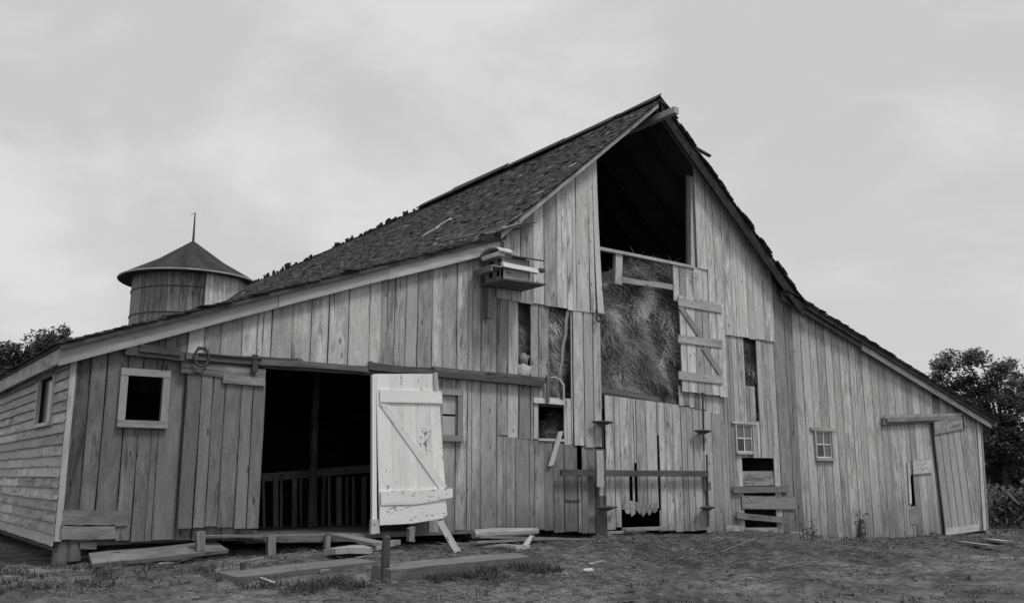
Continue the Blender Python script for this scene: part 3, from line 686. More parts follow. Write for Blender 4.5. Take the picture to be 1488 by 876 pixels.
# broken eave corner where the main slope meets the lean-to
mb = MB()
for i in range(16):
    x = XK0-rnd.uniform(-.25, .9); z = 5.98+(x-XK0)*.36+rnd.uniform(.0, .1); Ln = rnd.uniform(.2, .7)
    mb.plank((x, OH+rnd.uniform(-.1, .15), z), (x+Ln, OH+rnd.uniform(-.1, .1), z+Ln*rnd.uniform(.25, .75)), (0, .12, .02), (0, 0, .02), rnd.choice((.05, .07, .1, .28)), 1)
mb.build('broken_shingles', M_SHING, r1)
mb = MB(); mb.plank(W(640, 352, OH), W(728, 334, OH), (0, 0, .06), (0, .12, 0), .1, 3, .01); mb.plank(W(700, 352, -.25), W(733, 343, -.25), (0, 0, .2), (0, .03, .02), .18, 3, .03, rag=.03)
mb.plank(W(722, 348, -.2), W(721, 322, -.2), (.07, 0, 0), (0, .05, 0), .12, 2); mb.plank(W(726, 376, -.12), W(727, 350, -.12), (.1, 0, 0), (0, .04, 0), .2, 2)
mb.build('splintered_boards', M_BEAM, r1)
# hoisting beam
mb = MB(); b0 = Vector((RX, 1.2, RZ-.40)); t1 = W(984, 158, -1.15)
mb.box((RX-.09, -.88, RZ-.49), (RX+.06, 1.5, RZ-.33), .3, 1); mb.build('hoist_beam', M_TRIM, barn)

# ---------------------------------------------------------------- hay
def straw(mb, p, d, ln, tone, wd=.008, droop=.3):
    d = d.normalized(); s = d.cross(Vector((rnd.uniform(-.3, .3), 1, rnd.uniform(-.3, .3)))).normalized()*wd
    m_ = p+d*ln*.5; d2 = (d+Vector((rnd.uniform(-.3, .3), rnd.uniform(-.25, .1), -droop))).normalized(); e = m_+d2*ln*.5
    mb.add([p-s, p+s, m_+s*.8, m_-s*.8, e], [(0, 1, 2, 3), (3, 2, 4)], [(0, 0, 0)]*5, [tone]*5)
def haytop(x): return interp([(11, 5.2), (13.3, 5.1), (14.0, 5.0), (14.4, 5.5), (14.9, 5.95), (16.6, 6.0), (18, 5.2), (20.1, 4.6)], x)
def hy(x, z): return .28+.30*noise.noise((x*1.5, z*1.2, 4))+.14*noise.noise((x*3.5, z*3, 8))+max(0, z-haytop(x)+.5)*.5
bulk = MB(); nxh, nzh = 90, 50; V = []; T = []
for j in range(nzh+1):
    for i in range(nxh+1):
        x = lerp(11.0, 20.1, i/nxh); z = lerp(2.6, haytop(x), j/nzh); V.append((x, hy(x, z), z)); T.append(.09)
o_ = nxh+1; F = [(j*o_+i, j*o_+i+1, (j+1)*o_+i+1, (j+1)*o_+i) for j in range(nzh) for i in range(nxh)]
b0i = len(V)
for i in range(nxh+1): x = lerp(11.0, 20.1, i/nxh); V.append((x, 4.5, haytop(x)+.1)); T.append(.07)
F += [(nzh*o_+i, nzh*o_+i+1, b0i+i+1, b0i+i) for i in range(nxh)]
bulk.add(V, F, [(0, 0, 0)]*len(V), T)
def in_view(x, z):
    return 13.7 < x < 17.2 or 11.2 < x < 13.2 or 18.4 < x < 20
for k in range(30000):
    x = rnd.uniform(11.2, 20); 
    if not in_view(x, 0): continue
    z = rnd.uniform(2.75, haytop(x)+.03); y = hy(x, z)-.015
    a = noise.noise((x*1.5, z*1.3, 1))*3.2+noise.noise((x*2.5, z*2.2, 5))*.8
    a += rnd.gauss(0, .75); d = Vector((math.sin(a), -.30+rnd.uniform(-.35, .2), -math.cos(a)*.8+rnd.uniform(-.3, .3)))
    cl = noise.noise((x*1.7, z*1.5, 11))
    straw(bulk, Vector((x, y, z)), d, rnd.uniform(.1, .42), max(.04, .34*rnd.uniform(.45, 1.4)*(1+1.3*cl)), rnd.uniform(.003, .006))
for k in range(900):     # stray stalks sticking out and hanging down
    x = rnd.uniform(13.9, 16.9); z = rnd.uniform(3.0, haytop(x)); straw(bulk, Vector((x, hy(x, z)-.02, z)), Vector((rnd.uniform(-1, 1), rnd.uniform(-.9, -.1), rnd.uniform(-1, .4))), rnd.uniform(.25, .7), rnd.uniform(.15, .34), .004, .6)
for k in range(1100):     # straws along the loft sill and hanging over
    x = rnd.uniform(14.3, 16.9); z = haytop(x)+rnd.uniform(-.12, .1)*1.0
    straw(bulk, Vector((x, rnd.uniform(.0, .4), z)), Vector((rnd.uniform(-1, 1), rnd.uniform(-.5, .3), rnd.uniform(-.5, .5))), rnd.uniform(.15, .5), rnd.uniform(.1, .28), .005)
tag(bulk.build('loft_hay', M_STRAW, fixn=False), 'loose hay packed in the loft behind the tall opening', 'hay', kind='stuff')
def haypile(name, c, rx, ry, rz_, n, label, dens=.14):
    mb = MB(); V = []; T = []
    for j in range(13):
        for i in range(20):
            a = 2*math.pi*i/20; b = math.pi*j/12; q = Vector((rx*math.cos(a)*math.sin(b), ry*math.sin(a)*math.sin(b), rz_*math.cos(b))); q *= 1+.25*noise.noise(q*2.5+Vector(c)); V.append(Vector(c)+q); T.append(.07)
    mb.add(V, [(j*20+i, j*20+(i+1) % 20, (j+1)*20+(i+1) % 20, (j+1)*20+i) for j in range(12) for i in range(20)], [(0, 0, 0)]*len(V), T)
    for k in range(n):
        q = rnd.choice(V); q = q+Vector((rnd.uniform(-.1, .1), -.01, rnd.uniform(-.1, .1))); straw(mb, q, Vector((rnd.uniform(-1, 1), -.3, rnd.uniform(-1.2, .3))), rnd.uniform(.1, .4), dens*rnd.uniform(.5, 1.5), .006)
    return tag(mb.build(name, M_STRAW, fixn=False), label, 'hay', kind='stuff')
c = W(803, 622, .45); haypile('hay_pile', (c.x, .5, c.z-.25), .45, .35, .5, 500, 'hay heaped behind the small feed opening under the pale sill')
c = W(1090, 545, .3); haypile('hay_pile', (c.x, .35, c.z-.1), .28, .2, .75, 400, 'wad of hay hanging in the narrow slot above the four pane window', .16)
# pale sacks in the slot
mb = MB()
def blob(mb, c, r, tone, sc=(1, 1, 1), nz=.2, n=12):
    V = []; c = Vector(c)
    for j in range(n//2+1):
        for i in range(n):
            a = 2*math.pi*i/n; b = math.pi*j/(n//2); q = Vector((math.cos(a)*math.sin(b)*sc[0], math.sin(a)*math.sin(b)*sc[1], math.cos(b)*sc[2]))*r
            V.append(c+q*(1+nz*noise.noise(q*4/r*.5+c)))
    mb.add(V, [(j*n+i, j*n+(i+1) % n, (j+1)*n+(i+1) % n, (j+1)*n+i) for j in range(n//2) for i in range(n)], [(p.x, p.y, p.z) for p in V], [tone]*len(V))
c = W(761, 523, .05); blob(mb, c, .1, .22, (1.3, .8, 1.3), .9); c2 = W(761, 541, .02); blob(mb, c2, .19, .42, (1.0, .6, .95), .6)
tag(mb.build('feed_sack', M_STONE, smooth=True), 'pale lumpy sack slumped in the slot above the door track', 'sack')

# ---------------------------------------------------------------- feed rack in the dark stable
rack = empty('feed_rack', (8, 2.6, -.05), 'slatted wooden feed rack inside the dark stable doorway', 'feed rack')
mb = MB(); A = W(376, 700, 2.6); B = W(560, 684, 2.6); mb.plank(A, B, (0, 0, .16), (0, .06, 0), .13, 4); mb.build('top_rail', M_BEAM, rack)
mb = MB(); A = W(376, 778, 2.6); B = W(560, 774, 2.6); mb.plank(A, B, (0, 0, .16), (0, .06, 0), .07, 4); mb.build('bottom_rail', M_BEAM, rack)
for px, wd_ in ((382, .05), (397, .11), (407, .05), (424, .11), (436, .05), (458, .05), (467, .07), (477, .06), (489, .12), (502, .07), (512, .06), (525, .12), (538, .07), (550, .1)):
    a = W(px, 772, 2.57); b = W(px+rnd.uniform(-1, 2), 692, 2.57); mb = MB(); mb.plank(a, b, (wd_, 0, 0), (0, .025, 0), rnd.uniform(.08, .15), 3); mb.build('slat', M_BEAM, rack)

# ---------------------------------------------------------------- birdhouse
bx0 = 10.41; BX1 = 11.12; by0, by1 = -.74, -.12
bh = empty('birdhouse', (bx0+.4, -.5, 4.4), 'large two storey wooden birdhouse mounted high on the barn wall', 'birdhouse')
z0, z1, z2 = 4.87, 5.12, 5.35
def wall_holes(mb, x, ya, yb, za, zb, hs, tone):   # left end wall with square entrance holes
    ys = sorted({ya, yb} | {h[0] for h in hs} | {h[1] for h in hs}); zs = sorted({za, zb} | {h[2] for h in hs} | {h[3] for h in hs})
    for a, b in zip(ys, ys[1:]):
        for c, d in zip(zs, zs[1:]):
            if any(h[0] <= a and b <= h[1] and h[2] <= c and d <= h[3] for h in hs): continue
            mb.box((x, a, c), (x+.02, b, d), tone, 1)
mb = MB(); wall_holes(mb, bx0, by0, by1, z0, z1, [(-.64, -.52, z0+.08, z0+.2), (-.38, -.26, z0+.08, z0+.2)], .24)
wall_holes(mb, bx0+.03, by0+.03, by1, z1, z2, [(-.66, -.54, z1+.04, z2-.04), (-.40, -.2, z1+.02, z2-.04)], .22)
mb.box((bx0, by0, z0), (bx0+.05, by0+.05, z2), .34, 2)
mb.build('end_wall', M_TRIM, bh)
mb = MB(); mb.box((bx0+.05, by0+.01, z0), (BX1, by0+.03, z1), .27); mb.box((bx0+.07, by0+.04, z1), (BX1-.02, by0+.06, z2), .3); mb.box((BX1-.05, by0-.005, z0), (BX1, by0+.03, z1), .3, 2)
mb.box((BX1-.02, by0+.03, z0), (BX1, by1, z2), .2, 1); mb.box((bx0+.02, by1, z0), (BX1, by1+.02, z2), .2); mb.build('front_wall', M_TRIM, bh)
mb = MB(); mb.box((bx0-.28, by0-.03, z1-.03), (BX1, by1+.02, z1), .2, 0); mb.box((bx0-.3, by0-.02, z1-.13), (bx0-.26, by1, z1-.03), .13, 1)
mb.plank((bx0-.04, by0-.10, z1-.02), (BX1+.16, by0-.10, z1-.04), (0, .03, .1), (0, .1, 0), .48, 3); mb.build('upper_ledge', M_TRIM, bh)
mb = MB(); mb.box((BX1+.16, by0-.12, z1-.0), (BX1+.3, by0+.0, z1+.07), .06); mb.build('perch_block', M_IRON, bh)
mb = MB(); mb.plank((bx0-.08, by0-.14, z0-.05), (BX1+.3, by0-.14, z0-.03), (0, .82, 0), (0, 0, .035), .13, 3); mb.build('floor_board', M_BEAM, bh)
mb = MB(); mb.plank((bx0+.02, by0-.12, z2-.02), (BX1+.25, by0-.14, z2-.02), (0, .5, .14), (0, 0, .03), .1, 3, .012); mb.plank((bx0+.02, by0+.36, z2+.13), (BX1+.2, by0+.36, z2+.13), (0, .5, -.12), (0, 0, .03), .1, 3, .012)
mb.build('roof', M_BEAM, bh)
mb = MB()
cy = []
for k in range(7):
    a = R(15+150*k/6); cy.append((.30*math.cos(a), .17*math.sin(a)))
rows = [((bx0-.16, -.5+c_[0]*1.2, z2+.03+c_[1]), (bx0+.20, -.5+c_[0]*1.2, z2+.03+c_[1])) for c_ in cy]
mb.strip(rows, (0, 0, -.03), .4); mb.box((bx0-.14, -.8, z2-.03), (bx0+.2, -.2, z2+.06), .5, 0); mb.build('porch_roof', M_TRIM, bh)
mb = MB(); mb.plank((bx0+.02, -.2, 4.15), (bx0+.02, -.2, 4.78), (.13, 0, 0), (0, .14, 0), .2, 2);  mb.build('bracket', M_BEAM, bh)

# ---------------------------------------------------------------- silo
SC = DP(276, 420, 51); SR = 2.93; sz1 = DP(273, 392, 51-SR).z-.05
silo = empty('silo', (SC.x, SC.y, -1.0), 'round wooden stave silo with shallow cone roof behind the barn', 'silo')
mb = MB(); ns = 56
for k in range(ns):
    a0, a1 = 2*math.pi*k/ns, 2*math.pi*(k+.96)/ns; rows = []
    for z in (-1.2, 3, 6, 8, sz1+.1): rows.append(((SC.x+SR*math.cos(a0), SC.y+SR*math.sin(a0), z), (SC.x+SR*math.cos(a1), SC.y+SR*math.sin(a1), z)))
    am = (a0+a1)/2; mb.strip(rows, (-math.cos(am)*.06, -math.sin(am)*.06, 0), .15*rnd.uniform(.72, 1.25))
mb.build('stave_wall', M_WOOD, silo)
for zz in (DP(240, 414, 48.2).z, DP(240, 452, 48.2).z, 6.0, 4.0, 2.0):
    mb = MB(); mb.tube([(SC.x+(SR+.02)*math.cos(a), SC.y+(SR+.02)*math.sin(a), zz) for a in [2*math.pi*k/64 for k in range(64)]], .03, 5, .06, True); mb.build('hoop', M_IRON, silo)
mb = MB(); RR = 3.62; za = sz1-.12; zp = DP(285, 350, 51).z; n_ = 14; V = [(SC.x, SC.y, zp)]
for ring, (rr_, zz) in enumerate(((RR*.5, lerp(za, zp, .47)), (RR, za+.12), (RR, za))):
    for k in range(n_*3): a = 2*math.pi*k/(n_*3); V.append((SC.x+rr_*math.cos(a), SC.y+rr_*math.sin(a), zz))
m3 = n_*3; F = [(0, 1+k, 1+(k+1) % m3) for k in range(m3)]
F += [(1+r*m3+k, 1+(r+1)*m3+k, 1+(r+1)*m3+(k+1) % m3, 1+r*m3+(k+1) % m3) for r in (0, 1) for k in range(m3)]
V.append((SC.x, SC.y, za+.3)); F += [(len(V)-1, 1+2*m3+(k+1) % m3, 1+2*m3+k) for k in range(m3)]
mb.add(V, F, [(0, 0, 0)]*len(V), [.045*(1+.25*math.sin(i*1.9)) for i in range(len(V))]); srf = mb.build('cone_roof', M_SHING, silo)
mb = MB(); mb.tube([(SC.x+(RR+.01)*math.cos(a), SC.y+(RR+.01)*math.sin(a), za+.07) for a in [2*math.pi*k/64 for k in range(64)]], .05, 6, .26, True); mb.build('eave_rim', M_TRIM, srf)
mb = MB(); zt = DP(285, 309, 51).z; mb.tube([(SC.x, SC.y, zp-.1), (SC.x, SC.y, zt)], [.07, .03], 8, .05); mb.build('lightning_rod', M_IRON, silo)
mb = MB(); mb.plank((SC.x-.25, SC.y, zt-.22), (SC.x+.02, SC.y, zt-.02), (0, 0, .035), (0, .03, 0), .07, 1); mb.build('vane', M_IRON, silo)
# chute box with pale upright boards
d0 = DP(298, 420, 47.85); d1 = DP(347, 420, 48.9); d0.z = d1.z = -1.2; dd = d1-d0; back = Vector((fw.x, fw.y, 0)).normalized()*2.0
mb = MB(); zt2 = za+.1
for k in range(8):
    a = d0+dd*(k/8+.004); b = d0+dd*((k+1)/8-.004); mb.strip([(a, b), (a+Vector((0, 0, 6)), b+Vector((0, 0, 6))), (a+Vector((0, 0, zt2+1.2)), b+Vector((0, 0, zt2+1.2)))], back*.02, .34*rnd.uniform(.85, 1.1))
mb.strip([(d0, d0+back), (d0+Vector((0, 0, zt2+1.2)), d0+back+Vector((0, 0, zt2+1.2)))], dd*.02, .2); mb.strip([(d1, d1+back), (d1+Vector((0, 0, zt2+1.2)), d1+back+Vector((0, 0, zt2+1.2)))], -dd*.02, .2)
mb.build('silo_chute', M_WOOD, silo)

# ---------------------------------------------------------------- trees and shrubs
def leaf_clump(mb, c, r, n, size, tone, flat=.75):
    for _ in range(n):
        while True:
            q = Vector((rnd.uniform(-1, 1), rnd.uniform(-1, 1), rnd.uniform(-1, 1)))
            if .25 < q.length < 1: break
        q = Vector((q.x*r, q.y*r, q.z*r*flat)); p = c+q
        a = Vector((rnd.uniform(-1, 1), rnd.uniform(-1, 1), rnd.uniform(-.6, .6))).normalized(); b = a.orthogonal().normalized()*rnd.uniform(.4, .7)
        s = size*rnd.uniform(.6, 1.4); mb.quad(p, p+(a+b)*s*.5, p+a*s, p+(a-b)*s*.5, tone*rnd.uniform(.6, 1.4))
def tree(name, base, top, blobs, label, n, size, tone, cr, leaf_r=.55, group=None):
    """blobs: (px, py, dist offset, radius m); limbs reach every blob"""
    o = empty(name, base, label, 'tree', group); mb = MB(); tr = MB()
    mid = base+Vector((0, 0, (top.z-base.z)*.45)); tr.tube([base-Vector((0, 0, .3)), base.lerp(mid, .5)+Vector((.1, 0, 0)), mid, top], [cr, cr*.8, cr*.6, cr*.12], 9, .06)
    for c, r in blobs:
        s = base.lerp(top, rnd.uniform(.3, .6)); m1 = s.lerp(c, .5)+Vector((0, 0, rnd.uniform(0, .5))); tr.tube([s, m1, c], [cr*.35, cr*.2, cr*.06], 6, .06)
        for k in range(max(3, int(9*r))):
            q = Vector((rnd.gauss(0, .5), rnd.gauss(0, .5), rnd.gauss(0, .42)))*r; cc_ = c+q; leaf_clump(mb, cc_, leaf_r*rnd.uniform(.6, 1.3), n, size, tone*rnd.uniform(.7, 1.25))
            if rnd.random() < .5: tr.tube([c, cc_], [cr*.08, cr*.03], 4, .06)
    mb.build('crown', M_LEAF, o, fixn=False); tr.build('trunk', M_BARK, o); return o
D1 = 62
bl = []
for px, py, r in ((1362, 530, .55), (1385, 535, .6), (1378, 520, .45), (1405, 522, .6), (1425, 518, .6), (1445, 540, .8), (1412, 550, .5), (1395, 560, .7), (1430, 570, .7), (1450, 575, .9), (1475, 545, 1.0), (1470, 590, 1.2), (1420, 590, .8), (1440, 610, 1.0), (1450, 640, 1.1), (1470, 640, 1.3), (1480, 600, 1.2), (1455, 665, 1.0), (1490, 570, 1.1), (1435, 650, .8), (1365, 548, .5), (1375, 565, .7), (1400, 590, .8), (1500, 640, 1.6), (1515, 580, 1.5), (1450, 680, 1.1), (1470, 690, 1.2), (1440, 690, .9), (1490, 680, 1.4), (1440, 630, .9), (1425, 625, .8), (1462, 615, 1.1), (1485, 620, 1.4), (1500, 690, 1.5)):
    bl.append((DP(px, py, D1+rnd.uniform(-1.5, 2)), r))
base = DP(1462, 690, D1); base.z = -1.1
tree('oak_tree', base, DP(1448, 545, D1), bl, 'broad leafy oak tree beyond the right end of the barn', 120, .19, .045, .32)
bl = []
for px, py, r in ((58, 500, .5), (74, 496, .45), (88, 490, .45), (102, 492, .35), (66, 488, .25), (46, 512, .8), (70, 520, .9), (22, 512, .8), (0, 520, 1.0), (40, 545, 1.2), (15, 540, 1.3), (85, 515, .7), (-15, 560, 1.5), (0, 600, 1.5), (30, 600, 1.4), (-20, 535, 1.2)):
    bl.append((DP(px, py, 58+rnd.uniform(-1.5, 1.5)), r))
base = DP(20, 690, 58); base.z = -.5
tree('leafy_tree', base, DP(40, 500, 58), bl, 'dark spiky tree behind the low left eave of the barn', 90, .2, .035, .3)
# corn stalks / weeds beside the right end
def stems(name, c, n, h, label, cat, rad=.5, tone=.06, grp=None, lw=.035, ll=.5):
    mb = MB()
    for _ in range(n):
        p = Vector(c)+Vector((rnd.uniform(-rad, rad), rnd.uniform(-rad, rad), 0)); hh = h*rnd.uniform(.7, 1.1); tip = p+Vector((rnd.uniform(-.12, .12)*h, rnd.uniform(-.12, .12)*h, hh)); t = tone*rnd.uniform(.6, 1.6)
        mb.tube([p, p.lerp(tip, .5), tip], [lw*.28, lw*.2, .003], 4, t)
        for k in range(int(hh/.16)+2):
            f = rnd.uniform(.1, 1); q = p.lerp(tip, f); a = rnd.uniform(0, 6.28); d = Vector((math.cos(a), math.sin(a), rnd.uniform(.2, .9))); m_ = q+d*ll*.5; e = m_+Vector((math.cos(a), math.sin(a), -.5))*ll*.5; s = Vector((-math.sin(a), math.cos(a), 0))*lw
            mb.add([q, m_+s, e, m_-s], [(0, 1, 2, 3)], [(0, 0, 0)]*4, [t*rnd.uniform(.7, 1.4)]*4)
    o = mb.build(name, M_LEAF, fixn=False); return tag(o, label, cat, grp)
ci = 0
for row in range(4):
    px = 1437.0
    while px < 1515:
        q = DP(px, 700, 38+row*1.6+rnd.uniform(-.4, .4)); q.z = gz(q.x, q.y)-.05
        stems('corn_plant', q, 3, rnd.uniform(1.2, 1.7), 'tall leafy corn stalks in the patch beyond the right corner of the barn', 'corn plant', .28, .06, 'corn stalks beyond the right end of the barn', .06, .7); px += rnd.uniform(13, 20)
mb = MB()
for _ in range(700):
    px = rnd.choice((rnd.uniform(1425, 1640), rnd.uniform(-260, 60))); q = DP(px, 690, rnd.uniform(72, 100)); q.z = rnd.uniform(-1.2, 3.6+1.5*noise.noise((px*.02, 0, 0))); leaf_clump(mb, q, 1.5, 42, .34, .045*rnd.uniform(.6, 1.3))
tag(mb.build('distant_woods', M_LEAF, fixn=False), 'low far off woods along the horizon beyond the barn', 'woods', kind='stuff')
stems('weed_clump', gnd(1252, 782)+Vector((0, 0, -.02)), 9, .75, 'leafy dark weed clump at the foot of the right lean-to wall', 'weed', .18, .05, None, .03, .2)
stems('weed_clump', gnd(1178, 786)+Vector((0, 0, -.02)), 7, .45, 'low weed tuft against the wall just right of the cross planks', 'weed', .2, .05, None, .03, .16)
stems('weed_clump', gnd(1350, 782)+Vector((0, 0, -.02)), 6, .22, 'small weed tuft in front of the narrow sagging plank door', 'weed', .3, .05, None, .03, .14)

# ---------------------------------------------------------------- grass, litter and rubble
mb = MB()
def tuft(x, y, n, h, tone):
    z = gz(x, y)-.01
    for _ in range(n):
        px, py = x+rnd.gauss(0, .06), y+rnd.gauss(0, .06); d = Vector((rnd.uniform(-.5, .5), rnd.uniform(-.5, .5), 1)).normalized(); hh = h*rnd.uniform(.5, 1.3); s = Vector((rnd.uniform(-1, 1), rnd.uniform(-1, 1), 0)).normalized()*.006
        p = Vector((px, py, z)); m_ = p+d*hh*.6; e = m_+Vector((d.x*1.6, d.y*1.6, .55))*hh*.45; t = tone*rnd.uniform(.6, 1.5)
        mb.add([p-s, p+s, m_+s, m_-s, e], [(0, 1, 2, 3), (3, 2, 4)], [(0, 0, 0)]*5, [t]*5)
for _ in range(260):
    x = rnd.uniform(0, 24); y = rnd.uniform(-10.5, -.3)
    k = noise.noise((x*.5, y*.5, 21))
    if k < .12: continue
    tuft(x, y, 9, .07+.1*k, .07)
for _ in range(520):      # rank grass along the terrace edge and the very front
    t = rnd.random(); x = lerp(TL0.x, TL1.x, t); y = lerp(TL0.y, TL1.y, t)-rnd.uniform(.05, .9); 
    if noise.noise((x*1.1, y*1.1, 50)) > -.08: tuft(x, y, rnd.randint(4, 14), rnd.uniform(.05, .17), .055)
for _ in range(90):
    q = G(rnd.uniform(-60, 1540), rnd.uniform(835, 885), -.48); tuft(q.x, q.y, 9, .085, .06)
for _ in range(450):
    x = rnd.uniform(1.2, 4.6); y = rnd.uniform(-3, .0)
    if noise.noise((x*1.3, y*1.3, 70)) > 0: tuft(x, y, rnd.randint(4, 12), rnd.uniform(.04, .13), .05)
for _ in range(220):
    q = Vector((rnd.uniform(17, 36), -rnd.uniform(.05, 5), 0)); tuft(q.x, q.y, 9, .13, .07)
for _ in range(1500):
    q = Vector((rnd.uniform(30, 52), rnd.uniform(-6, 14), 0)); tuft(q.x, q.y, 8, .25, .065)
tag(mb.build('grass', M_LEAF, fixn=False), 'short rough grass in patches over the barnyard', 'grass', kind='stuff')
mb = MB()
for _ in range(30000):
    if rnd.random() < .45: x = rnd.gauss(12.4, 1.7); y = -abs(rnd.gauss(2.6, 1.3))-.1
    else: x = rnd.uniform(4, 29); y = -rnd.random()**1.4*7
    if y > -.12: continue
    z = gz(x, y)+.012; a = rnd.uniform(0, 6.28)
    straw(mb, Vector((x, y, z)), Vector((math.cos(a), math.sin(a), rnd.uniform(.0, .35))), rnd.uniform(.06, .26), rnd.uniform(.05, .26), .004, .1)
tag(mb.build('straw_litter', M_STRAW, fixn=False), 'trampled straw scattered over the barnyard earth', 'straw', kind='stuff')
mb = MB()
for _ in range(1500):
    t = rnd.random(); x = lerp(TL0.x, TL1.x+.3, t); y = lerp(TL0.y, TL1.y, t)-abs(rnd.gauss(0, .12))
    blob(mb, (x, y, gz(x, y)+.0), rnd.uniform(.02, .06), rnd.uniform(.06, .12), (1.3, 1, .6), .9, 6)
for _ in range(2600):
    q = G(rnd.uniform(60, 1450), rnd.uniform(783, 870), -.38); z = gz(q.x, q.y)
    if q.y > -.1: continue
    blob(mb, (q.x, q.y, z), rnd.uniform(.008, .022)*(2.2 if rnd.random() < .12 else 1), rnd.uniform(.06, .17), (1.3, 1, .6), .8, 6)
tag(mb.build('rubble', M_STONE), 'small clods and pebbles strewn in front of the stable door', 'rubble', kind='stuff')

# ---------------------------------------------------------------- timbers in the yard
def log_board(name, A, B, wv, th, tone, label, cat='board', mat=M_WOOD, n=5, wob=.012, rag=.02, group=None):
    mb = MB(); mb.plank(A, B, wv, th, tone, n, wob, rag=rag); return tag(mb.build(name, mat), label, cat, group)
def gxy(px, py, dz=0): q = gnd(px, py); q.z += dz; return q
# retaining timbers of the terrace: top face and front face
def timber(px0, py0, px1, py1, width, h, zt, label, tone, n=6):
    A = G(px0, py0, zt); B = G(px1, py1, zt); d = (B-A).normalized(); bk = Vector((-d.y, d.x, 0))*width+Vector((0, 0, .04))
    mb = MB(); mb.plank(A, B, bk, (0, 0, -h), tone, n*2, .022, rag=.07); return tag(mb.build('timber', M_BEAM), label, 'timber')
timber(352, 838, 545, 816, .42, .24, -.27, 'long half buried squared timber, left of the dark upright stake', .15)
timber(566, 828, 772, 808, .42, .26, -.25, 'long squared timber running right from the dark upright stake', .16)
# ledge in front of the stable door with its posts
A = G(300, 780, -.06); z_l = -.06
log_board('ledge_plank', W(300, 781, -.35), W(530, 779, -.35), (0, .3, 0), (0, 0, .03), .15, 'long narrow ledge plank along the foot of the stable doorway', 'plank')
log_board('edge_board', W(383, 787, -.36), W(530, 787, -.36), (0, 0, .1), (0, .04, 0), .09, 'dark board on edge under the ledge plank', 'board')
for px, yt, yb, wd_, Y_, lb in ((291, 772, 797, .13, -.5, 'pale short post left of the stable doorway'), (395, 779, 811, .13, -.55, 'pale short post below the left half of the stable doorway'), (600, 766, 784, .12, -.6, 'short block post under the white door'), (478, 778, 792, .09, -.5, 'short thin peg under the sloping plank')):
    a = W(px-5, yb+3, Y_); b = W(px-4.5, yt, Y_); mb = MB(); mb.plank(a, b, (wd_, 0, 0), (0, .1, 0), .16, 3, .008, rag=.012); tag(mb.build('stub_post', M_TRIM), lb, 'post')
a = gnd(560, 846); d_ = (a-CAM).length; 
mb = MB(); b = DP(560, 777, math.hypot(a.x-CAM.x, a.y-CAM.y)); mb.tube([a-Vector((0, 0, .2)), a.lerp(b, .5), Vector((a.x, a.y, b.z-.03)), Vector((a.x, a.y, b.z))], [.063, .06, .055, .035], 10, .07)
tag(mb.build('stake', M_BEAM), 'dark upright round topped stake in the front of the yard', 'stake')
a = gnd(352, 838); b = DP(352, 817, math.hypot(a.x-CAM.x, a.y-CAM.y)); mb = MB(); mb.tube([a-Vector((0, 0, .2)), Vector((a.x, a.y, b.z))], [.045, .04], 8, .07); tag(mb.build('stake', M_BEAM), 'short dark stake at the left end of the half buried timber', 'stake')
# big loose plank, left foreground
A = gxy(137, 829, .04); B = G(327, 803, A.z+.10); d = (B-A).normalized(); bk = Vector((-d.y, d.x, 0))*.36+Vector((0, 0, .13))
mb = MB(); mb.plank(A, B, bk, (0, 0, .05), .095, 7, .014, rag=.05); tag(mb.build('loose_plank', M_WOOD), 'long wide plank lying raised on the ground below the left window', 'plank')
mb = MB(); q = A.lerp(B, .86); blob(mb, (q.x+.1, q.y+.2, q.z-.1), .14, .12, (1, 1, .8)); tag(mb.build('stone', M_STONE), 'stone propping the far end of the wide loose plank', 'stone')
# sloping plank off the ledge with a broken slab at its foot
A = W(474, 779, -.4); B = gxy(540, 806, .14); mb = MB(); mb.plank(A, B, (.3, -.04, 0), (0, 0, .045), .14, 3, .012, rag=.04); tag(mb.build('ramp_plank', M_TRIM), 'plank sloping down from the doorway ledge', 'plank')
c0 = gxy(508, 812, .1); c1 = gxy(582, 797, .14); d = (c1-c0); bk = Vector((-d.y, d.x, 0)).normalized()*.5
mb = MB(); pts = [c0, c0+d*.3+Vector((.03, -.04, -.03)), c0+d*.62, c1, c1+bk*.55+d*.02, c0+d*.6+bk*.7, c0+bk*.9, c0+bk*.4-d*.04]
mb.prism([p+Vector((0, 0, .06+rnd.uniform(-.02, .02))) for p in pts], (0, 0, -.09), .2); tag(mb.build('broken_slab', M_WOOD), 'broken slab of pale wood with splintered ends behind the dark stake', 'slab')
A = gxy(665, 803, .0); mb = MB(); t_ = W(639, 758, -.5); mb.plank(A-Vector((.06, 0, 0)), t_-Vector((.06, 0, 0)), (.15, .02, .03), (0, .035, 0), .24, 3, .006); tag(mb.build('prop_board', M_TRIM), 'narrow board propped aslant against the foot of the white door', 'board')
for k in range(16):
    q = gnd(rnd.uniform(200, 860), rnd.uniform(798, 845)); a = rnd.uniform(-.9, .9); d = Vector((math.cos(a), math.sin(a), 0)); ln = rnd.uniform(.12, .4)
    if q.y > -.3: continue
    e = q+d*ln; e.z = gz(e.x, e.y)
    mb = MB(); mb.plank(q+Vector((0, 0, .005)), e+Vector((0, 0, .015)), Vector((-d.y, d.x, .1))*rnd.uniform(.03, .09), (0, 0, .018), rnd.uniform(.12, .26), 2, .006, rag=.015)
    tag(mb.build('wood_scrap', M_WOOD), 'small weathered wood scrap lying on the dirt among the yard timbers', 'wood scrap', 'wood scraps scattered among the yard timbers')
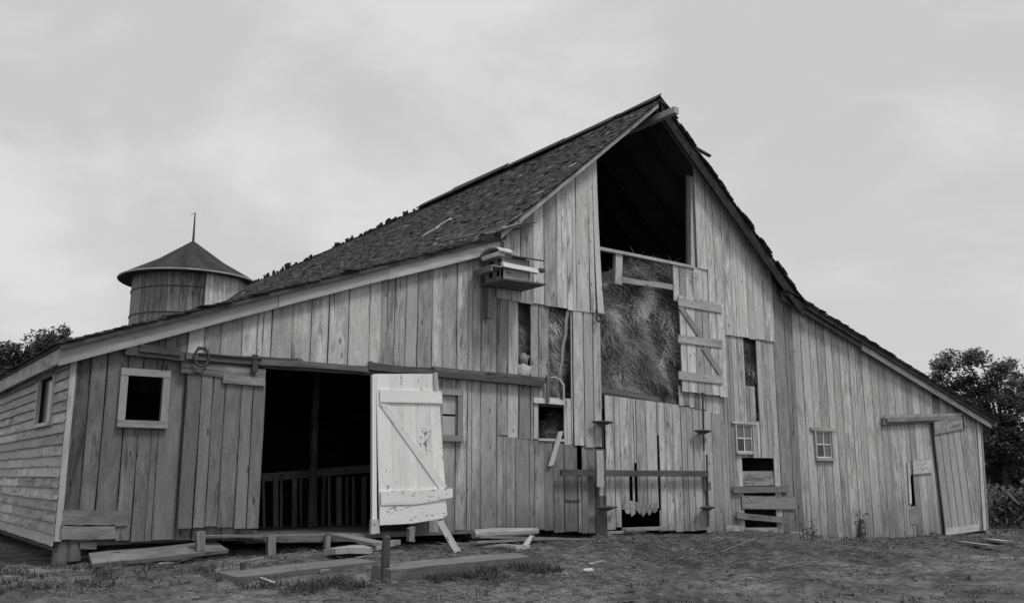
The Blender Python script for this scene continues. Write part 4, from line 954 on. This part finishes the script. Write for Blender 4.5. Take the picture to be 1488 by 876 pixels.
# pile of slabs and boards along the wall
A = gxy(690, 785, .16); B = gxy(782, 780, .2)
A = W(688, 776, -.55); B = W(781, 771, -.55)
mb = MB(); mb.tube([A, A.lerp(B, .3)+Vector((0, 0, .01)), A.lerp(B, .7), B], [.085, .09, .075, .06], 9, .2); tag(mb.build('slab_log', M_WOOD), 'pale split log lying on top of the board pile by the wall', 'log')
for i, (q0, q1, Y_, tn, lb) in enumerate((((688, 782, ), (873, 786), -.45, .17, 'long upper board in the pile along the wall'), ((690, 789), (868, 791), -.62, .1, 'long lower dark board in the pile along the wall'), ((684, 790), (800, 784), -.75, .2, 'shorter front board lying across the wall pile'))):
    log_board('stacked_board', W(*q0, Y_), W(*q1, Y_), (0, -.2, .02), (0, 0, .045), tn, lb, 'board')
for q0, q1, lb in (((668, 788), (690, 778), 'short stick poking left out of the board pile'),):
    log_board('stick', gxy(*q0, .03), gxy(*q1, .1), (0, .1, .02), (0, 0, .03), .2, lb, 'stick')
c0 = gxy(706, 801, .06); mb = MB()
mb.tube([c0, gxy(730, 800, .08), gxy(752, 803, .07), gxy(768, 800, .06)], [.03, .05, .06, .045], 7, .22); mb.tube([gxy(762, 802, .08), gxy(772, 790, .14), gxy(779, 790, .1)], [.05, .045, .03], 7, .33)
tag(mb.build('broken_branch', M_TRIM), 'pale broken crooked branch lying right of the leaning prop board', 'branch')
mb = MB(); c = gxy(855, 831, .03); blob(mb, c, .07, .5, (1.6, .8, .5), .3, 8); tag(mb.build('stone', M_STONE), 'small white stone alone on the bare earth in front', 'stone')
log_board('pole', gxy(1050, 806, .02), gxy(1100, 789, .05), (0, .07, 0), (0, 0, .05), .09, 'dark thin pole lying before the cross planked opening', 'pole')
log_board('ground_board', gxy(1404, 792, .04), gxy(1452, 800, .04), (0, .25, 0), (0, 0, .05), .22, 'board lying on the grass left of the two beyond the right corner', 'board')
log_board('ground_board', gxy(1449, 788, .04), gxy(1478, 792, .04), (0, .4, 0), (0, 0, .05), .26, 'board lying on the grass rightmost beyond the right corner', 'board')
log_board('threshold_log', W(903, 771, -.12), W(962, 769, -.12), (0, -.14, 0), (0, 0, .07), .2, 'low threshold log under the broken gap in the centre doors', 'log')
log_board('threshold_log', W(880, 775, -.1), W(935, 773, -.1), (0, -.1, 0), (0, 0, .05), .22, 'flat board at the foot of the wall left of the broken gap', 'board')
